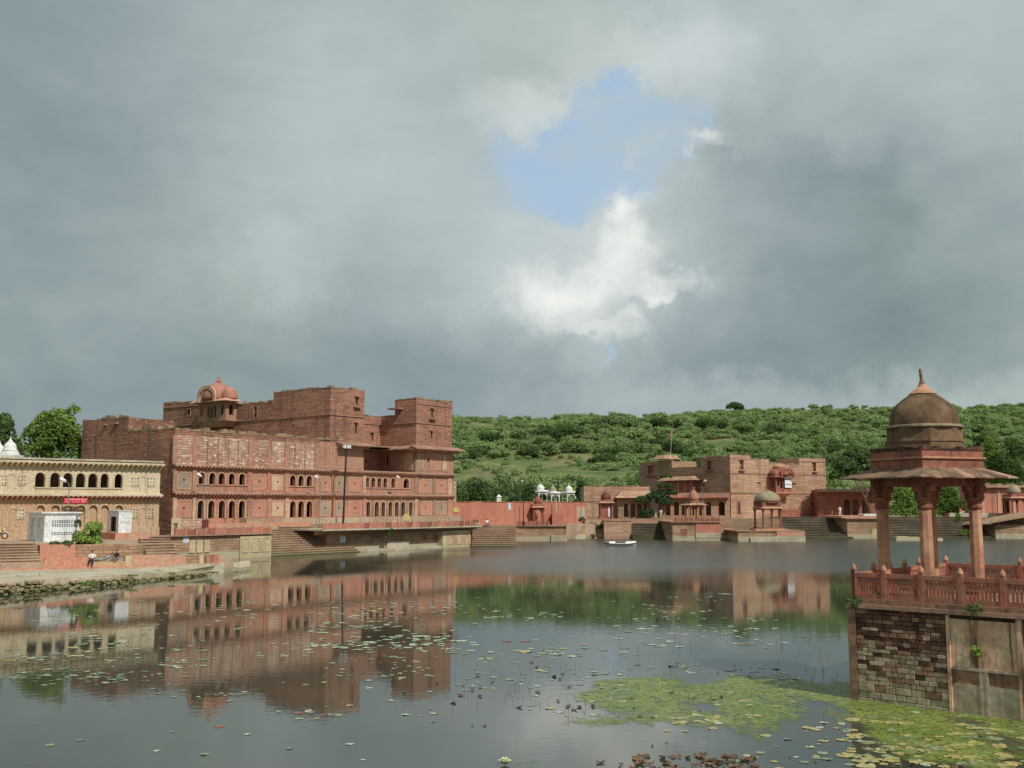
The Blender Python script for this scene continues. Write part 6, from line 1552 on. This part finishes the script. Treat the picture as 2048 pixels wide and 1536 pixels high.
# ------------------------------------------------------------ bushes on the hill
def hill_bushes():
    rng = random.Random(21)
    var = []
    for k in range(9):
        bl = [(0, 0, .62, .85, .85, .55)] + [(rng.uniform(-.6, .6), rng.uniform(-.6, .6), rng.uniform(.35, .85), rng.uniform(.35, .6), rng.uniform(.35, .6), rng.uniform(.3, .5)) for _ in range(6)]
        var.append((bl, quads_mesh('hill_bush', leaf_cloud(bl, 1100, .075, 100 + k, .3), L_BUSH if k % 4 else L_DARK)))
    pts = []; cell = {}
    tries = 0
    while len(pts) < 3000 and tries < 80000:
        tries += 1
        px = rng.uniform(860, 2090); Y = 203 + 235 * rng.random() ** .8
        X = (px - 1024) / FPX * Y
        open_ = noise.noise(Vector((X * .03, Y * .03, 7.7)))
        left = sstep(1350, 1000, px)
        if open_ > .27 + .30 * (1 - left) and Y < 405: continue
        if left > .3 and Y < 330 and open_ > .0 and rng.random() < .4: continue
        s = (1.4 + 3.4 * rng.random() ** 1.5) * (1.15 if Y > 330 else 1) * (.5 if rng.random() < .25 or open_ > .05 else 1)
        if Y < 232: s *= .75
        if Y > 385: s = min(s, 2.8) * .85
        key = (int(X // 4), int(Y // 4)); ok = True
        for i in (-1, 0, 1):
            for j in (-1, 0, 1):
                for (qx, qy, qs) in cell.get((key[0] + i, key[1] + j), ()):
                    if (qx - X) ** 2 + (qy - Y) ** 2 < (.62 * (s + qs)) ** 2 * .5: ok = False
        if not ok: continue
        cell.setdefault(key, []).append((X, Y, s)); pts.append((X, Y, s, px))
    pts.sort(key=lambda p: -p[2] / p[1] * (1 if 905 < p[3] < 2048 and not (1290 < p[3] < 1650 and p[1] < 235) else .3))
    rest = []
    for i, (X, Y, s, px) in enumerate(pts):
        bl, me = rng.choice(var); z = height(X, Y) - .15 * s; a = rng.uniform(0, 6.3); sz = s * rng.uniform(.75, 1.05)
        if i < 300:
            o = bpy.data.objects.new('hill_bush', me); COL.objects.link(o); o.location = (X, Y, z); o.rotation_euler = (0, 0, a); o.scale = (s, s, sz)
            tag(o, 'rounded green thorn bush growing on the hillside behind the forts', 'bush', 'bushes scattered over the hillside')
        else:
            n = 330; v = leaf_cloud(bl, n, .13, 5000 + i, .3)
            c, sn = math.cos(a), math.sin(a)
            rest.append(np.stack([X + s * (v[:, 0] * c - v[:, 1] * sn), Y + s * (v[:, 0] * sn + v[:, 1] * c), z + sz * v[:, 2]], 1))
    v = np.concatenate(rest); o = bpy.data.objects.new('hill_scrub', quads_mesh('hill_scrub', v, L_BUSH)); COL.objects.link(o)
    tag(o, 'dense green scrub covering the far hillside', 'scrub', kind='stuff')
    p = atY(1471, 822, 418)
    tree('lone dark flat-topped tree on the hill ridge', (p.x, 418, height(p.x, 418)), 4.0, [(-1.5, 0, 2.6, 2.3, 2, 1.6), (1.2, 0, 2.8, 2.3, 2, 1.6), (-.2, 0, 3.8, 1.7, 1.6, 1.0)], 900, .4, L_DARK, 80, .25)


hill_bushes()

# ------------------------------------------------------------ plants floating on the pond
def pad_mat(name, c1, c2, rough=.38):
    m = bpy.data.materials.new(name); m.use_nodes = True; t = NT(m.node_tree)
    oi = t.n('ShaderNodeObjectInfo').outputs['Random']; g = t.n('ShaderNodeNewGeometry')
    f = t.math('ADD', t.math('MULTIPLY', oi, .5), t.math('MULTIPLY', g.outputs['Random Per Island'], .5))
    col = t.mix(f, c1, c2)
    col = t.mix(t.mr(t.noise(g.outputs['Position'], 9.0, 4, .6), .35, .7), col, t.mix(1, col, (.7, .66, .55), 'MULTIPLY'))
    p = t.n('ShaderNodeBsdfPrincipled', None, Base_Color=col, Roughness=rough)
    t.t.links.new(p.outputs[0], t.n('ShaderNodeOutputMaterial').inputs[0]); return m


M_PADG = pad_mat('lily_green', c8(116, 142, 112), c8(160, 170, 124)); M_PADP = pad_mat('lily_pale', c8(176, 196, 170), c8(206, 208, 168)); M_PADY = pad_mat('lily_yellow', c8(176, 168, 96), c8(196, 178, 128)); M_PADR = pad_mat('lily_red', c8(150, 70, 60), c8(176, 110, 90))
M_DRY = pad_mat('dry_leaf', c8(150, 118, 84), c8(92, 66, 48), .7); M_STEM = pad_mat('stem', c8(64, 60, 44), c8(92, 96, 62), .7)


def pad_verts(rng, flat=True):
    n = 14; nt = rng.uniform(.12, .3); ex = rng.uniform(.75, 1.0); ring = [(0, 0, 0)]
    for i in range(n):
        a = nt + (2 * math.pi - 2 * nt) * i / (n - 1); r = 1 + rng.uniform(-.07, .07)
        ring.append((r * math.cos(a), ex * r * math.sin(a), rng.uniform(-.0, .02) + (.08 if rng.random() < .12 else 0)))
    return ring


def pond_plants():
    rng = random.Random(9); meshes = []
    for mt in (M_PADG, M_PADG, M_PADP, M_PADP, M_PADY, M_PADR):
        r = pad_verts(rng); me = bpy.data.meshes.new('lily_pad')
        v = r + [(x * .97, y * .97, z - .02) for x, y, z in r]
        n = len(r); f = [(0, i, i + 1) for i in range(1, n - 1)] + [(n, n + i + 1, n + i) for i in range(1, n - 1)] + [(i + 1, i, n + i, n + i + 1) for i in range(1, n - 1)]
        me.from_pydata(v, [], f); me.materials.append(mt); meshes.append(me)
    names = {0: 'green', 1: 'green', 2: 'pale', 3: 'pale', 4: 'yellow', 5: 'red'}
    # (x0,x1,y0,y1,count,tone weights)
    reg = [(0, 420, 1250, 1375, 110, (4, 3, 5, 4, 2, 0)), (30, 260, 1335, 1365, 60, (8, 8, 1, 1, 1, 0)), (430, 760, 1195, 1260, 90, (2, 2, 6, 6, 1, 0)), (600, 910, 1200, 1300, 170, (2, 2, 6, 6, 1, 0)), (640, 920, 1272, 1300, 60, (2, 1, 7, 6, 1, 0)),
           (900, 1480, 1185, 1290, 120, (2, 2, 6, 6, 2, 0)), (1200, 1640, 1200, 1300, 50, (2, 2, 5, 5, 2, 0)), (0, 900, 1400, 1536, 26, (3, 3, 4, 3, 4, 1)), (730, 1250, 1300, 1385, 150, (5, 5, 3, 2, 4, 0)), (1040, 1600, 1330, 1430, 110, (5, 5, 2, 2, 6, 0)),
           (1350, 1500, 1430, 1450, 34, (1, 1, 3, 2, 9, 0)), (1500, 1760, 1440, 1536, 46, (2, 2, 3, 3, 6, 1)), (1690, 2048, 1400, 1536, 130, (4, 4, 1, 1, 8, 0)), (300, 720, 1290, 1400, 60, (3, 3, 4, 4, 1, 0)), (0, 500, 1195, 1250, 60, (4, 4, 4, 2, 1, 0))]
    sp = []
    for x0, x1, y0, y1, n, w in reg:
        cl = [(rng.uniform(x0, x1), rng.uniform(y0, y1)) for _ in range(max(3, n // 7))]
        for _ in range(int(n * 1.15)):
            x, y = rng.uniform(x0, x1), rng.uniform(y0, y1)
            if rng.random() < .7:
                q = rng.choice(cl); sy = 3.0 + (q[1] - 1190) * .02; x, y = q[0] + rng.gauss(0, 34), q[1] + rng.gauss(0, sy)
            if x > 1685 and y < 1375 + (x - 1690) * .15 + 6: continue
            p = atZ(x, y); r = rng.uniform(.05, .17) * (1.2 if y < 1320 else .8) * (1 if rng.random() < .85 else 1.35)
            if y > 1400: r = rng.uniform(.05, .15)
            k = rng.choices(range(6), w)[0]; sp.append((p.x, p.y, r, k, r / p.y ** 2 * (1 if x > -10 else 0)))
    for x, y in ((1012, 1283), (1050, 1283), (438, 1454)):
        p = atZ(x, y); sp.append((p.x, p.y, .22 if y < 1300 else .14, 5, 9))
    for _ in range(75):
        x, y = rng.uniform(1690, 2060), 1425 + 115 * rng.random() ** .8
        if y < 1395 + (x - 1690) * .15 + 12: continue
        p = atZ(x, y); r = rng.uniform(.09, .24); sp.append((p.x, p.y, r, rng.choice((0, 1, 4, 4, 4)), r / p.y ** 2))
    sp.sort(key=lambda s: -s[4])
    LB = {'green': 'round mid green lily pad floating on the pond', 'pale': 'pale silvery green lily pad floating on the pond', 'yellow': 'yellowing lily pad floating on the pond', 'red': 'reddish lily pad floating on the pond'}
    rest = {k: MB() for k in range(6)}
    for i, (X, Y, r, k, _) in enumerate(sp):
        a = rng.uniform(0, 6.3); z = .005 + rng.random() * .006
        if i < 300:
            o = bpy.data.objects.new('lily_pad', meshes[k]); COL.objects.link(o); o.location = (X, Y, z); o.rotation_euler = (rng.uniform(-.03, .03), rng.uniform(-.03, .03), a); o.scale = (r, r, r)
            tag(o, LB[names[k]], 'lily pad', names[k] + ' lily pads on the pond')
        else:
            mb = rest[k]; q = pad_verts(rng); c, s = math.cos(a), math.sin(a)
            v = [(X + r * (x * c - y * s), Y + r * (x * s + y * c), z + r * zz) for x, y, zz in q]
            for j in range(1, len(v) - 1): mb.poly([v[0], v[j], v[j + 1]])
    allm = MB(); mats = [M_PADG, M_PADG, M_PADP, M_PADP, M_PADY, M_PADR]
    for k, mb in rest.items():
        b = len(allm.v); allm.v += mb.v; allm.f += [tuple(b + i for i in f) for f in mb.f]; allm.mi += [k] * len(mb.f)
    o = allm.build('lily_pads_far', mats); tag(o, 'small distant lily pads scattered over the pond', 'lily pads', kind='stuff')
    # algae film
    mb = MB(); st = .09; cov = []
    for iy in range(int((52 - 20) / st)):
        Y = 20 + iy * st
        for ix in range(int((16 - 0) / st)):
            X = 0 + ix * st
            px = 1024 + FPX * X / Y; py = HZ + FPX * EYE / Y * .995
            if px < 960 or px > 2080: continue
            f = 0
            main = sstep(1312, 1372, py) * sstep(1475, 1400, py) * sstep(960, 1290, px)
            nearw = sstep(1640, 1760, px) * sstep(1368, 1395, py) * sstep(1560, 1440, py)
            f = max(main * 1.02, nearw * 1.3)
            nz = noise.noise(Vector((X * .55, Y * .28, 1))) * .8 + noise.noise(Vector((X * 1.6, Y * .8, 5))) * .45 + noise.noise(Vector((X * 5, Y * 2.4, 9))) * .3
            q_ = f * .95 + nz * .85 - .52
            if q_ > 0:
                cov.append(q_)
                j = lambda: rng.uniform(-.02, .03)
                mb.poly([(X + j(), Y + j(), .006 + rng.random() * .003), (X + st + j(), Y + j(), .006 + rng.random() * .003), (X + st + j(), Y + st + j(), .006 + rng.random() * .003), (X + j(), Y + st + j(), .006 + rng.random() * .003)])
    m = bpy.data.materials.new('algae'); m.use_nodes = True; t = NT(m.node_tree); g = t.n('ShaderNodeNewGeometry').outputs['Position']
    col = t.mix(t.mr(t.noise(g, .5, 5, .6), .35, .65), c8(122, 142, 62), c8(146, 156, 78)); col = t.mix(t.mr(t.noise(g, 2.5, 5, .7), .45, .7), col, c8(96, 104, 52))
    p_ = t.n('ShaderNodeBsdfPrincipled', None, Base_Color=col, Roughness=.5)
    at = t.n('ShaderNodeAttribute', {'attribute_name': 'cover'}).outputs['Fac']
    al = t.math('MULTIPLY', t.mr(at, .0, .38, .12, .96), t.mr(t.noise(g, 7, 4, .7), .32, .55, .35, 1.0))
    mx = t.n('ShaderNodeMixShader', None, _0=al, _1=t.n('ShaderNodeBsdfTransparent').outputs[0], _2=p_.outputs[0])
    t.t.links.new(mx.outputs[0], t.n('ShaderNodeOutputMaterial').inputs[0])
    o = mb.build('algae_film', m); at_ = o.data.attributes.new('cover', 'FLOAT', 'FACE'); at_.data.foreach_set('value', cov); tag(o, 'bright green algae film floating before the near platform', 'algae', kind='stuff')
    # reed stems
    mb = MB()
    for x0, x1, y0, y1, n in ((1180, 1780, 1240, 1330, 50), (1000, 1700, 1330, 1440, 60), (900, 1200, 1330, 1420, 14), (1690, 1900, 1410, 1490, 10), (450, 900, 1200, 1300, 14)):
        for _ in range(n):
            x, y = rng.uniform(x0, x1), rng.uniform(y0, y1)
            p = atZ(x, y); h = rng.uniform(.08, .34); d = Vector((rng.uniform(-.08, .08), rng.uniform(-.1, .1), h))
            if x > 1685 and y < 1400: continue
            if rng.random() < .25: mb.tube([tuple(p - Vector((0, 0, .05))), tuple(p + d * .8), tuple(p + d + Vector((rng.choice((-1, 1)) * .12, 0, -.08)))], .005, 4)
            else: mb.tube([tuple(p - Vector((0, 0, .05))), tuple(p + d)], .005, 4)
    o = mb.build('reed_stems', M_STEM); tag(o, 'thin dead lotus stems standing in the pond', 'stems', kind='stuff')
    # curled dead lotus leaves
    cur = []
    for k in range(6):
        r = random.Random(k + 40); bm = bmesh.new(); bmesh.ops.create_grid(bm, x_segments=9, y_segments=9, size=1.0)
        for v in bm.verts:
            q = v.co.xy.length; v.co.z = .35 * v.co.x ** 2 * r.uniform(.6, 1.6) + .25 * v.co.y ** 2 * r.uniform(-.4, 1.2) + .06 * math.sin(5 * v.co.x + k) * math.cos(4 * v.co.y)
            if q > 1: v.co.xy *= 1 / q
        me = bpy.data.meshes.new('dead_leaf'); bm.to_mesh(me); bm.free(); me.materials.append(M_DRY); cur.append(me)
    spots = [(rng.uniform(1268, 1510), rng.uniform(1512, 1545), rng.uniform(.05, .12)) for _ in range(46)] + [(rng.uniform(1180, 1290), rng.uniform(1525, 1540), rng.uniform(.05, .1)) for _ in range(6)] + [(1333, 1487, .06), (1305, 1492, .09), (945, 1452, .07), (970, 1452, .1), (1420, 1530, .1), (1490, 1522, .1), (1630, 1525, .08), (1580, 1515, .06)]
    spots += [(rng.uniform(900, 1500), rng.uniform(1320, 1440), rng.uniform(.08, .18)) for _ in range(46)] + [(rng.uniform(1700, 2040), rng.uniform(1470, 1536), rng.uniform(.06, .13)) for _ in range(20)] + [(rng.uniform(120, 900), rng.uniform(1290, 1400), rng.uniform(.06, .12)) for _ in range(14)]
    for i, (x, y, r) in enumerate(spots):
        r *= 1.25 if y > 1505 and x < 1520 else .6
        p = atZ(x, y); o = bpy.data.objects.new('dead_leaf', rng.choice(cur)); COL.objects.link(o); o.location = (p.x, p.y, .006 + rng.random() * .012); o.rotation_euler = (rng.uniform(-.25, .25), rng.uniform(-.25, .25), rng.uniform(0, 6.3)); o.scale = (r, r * rng.uniform(.5, .9), r * .8)
        if y > 1508 and x < 1520: tag(o, 'curled brown lotus leaf in the heaped drift of dead leaves', 'leaf', 'drift of dead lotus leaves')
        else: tag(o, 'single curled brown lotus leaf lying on the water', 'leaf', 'stray dead lotus leaves')
    # white lotus flower
    c = atZ(1010, 1530); t = thing('lotus_flower', 'creamy white lotus flower lying on the water beside a pad', 'flower', None, (c.x, c.y, .02))
    mp = plain('petal', c8(226, 226, 186), .5, .1)
    for ring, (n, tilt, s) in enumerate(((9, .5, .17), (7, .95, .15), (5, 1.3, .12))):
        for i in range(n):
            a = 2 * math.pi * (i + .5 * ring) / n; mb = MB(); ct, st_ = math.cos(tilt), math.sin(tilt)
            prof = [(0, .02, 0), (.35, .09, .0), (.75, .075, .08), (1.0, .0, .2)]
            L_, R_ = [], []
            for u, w, up in prof:
                d = s * u; rr, zz = d * ct, d * st_ + up * .06
                L_.append((rr * math.cos(a) - w * .8 * math.sin(a), rr * math.sin(a) + w * .8 * math.cos(a), zz)); R_.append((rr * math.cos(a) + w * .8 * math.sin(a), rr * math.sin(a) - w * .8 * math.cos(a), zz))
            for k in range(3): mb.poly([L_[k], L_[k + 1], R_[k + 1], R_[k]])
            mb.build('petal', mp, t)


pond_plants()
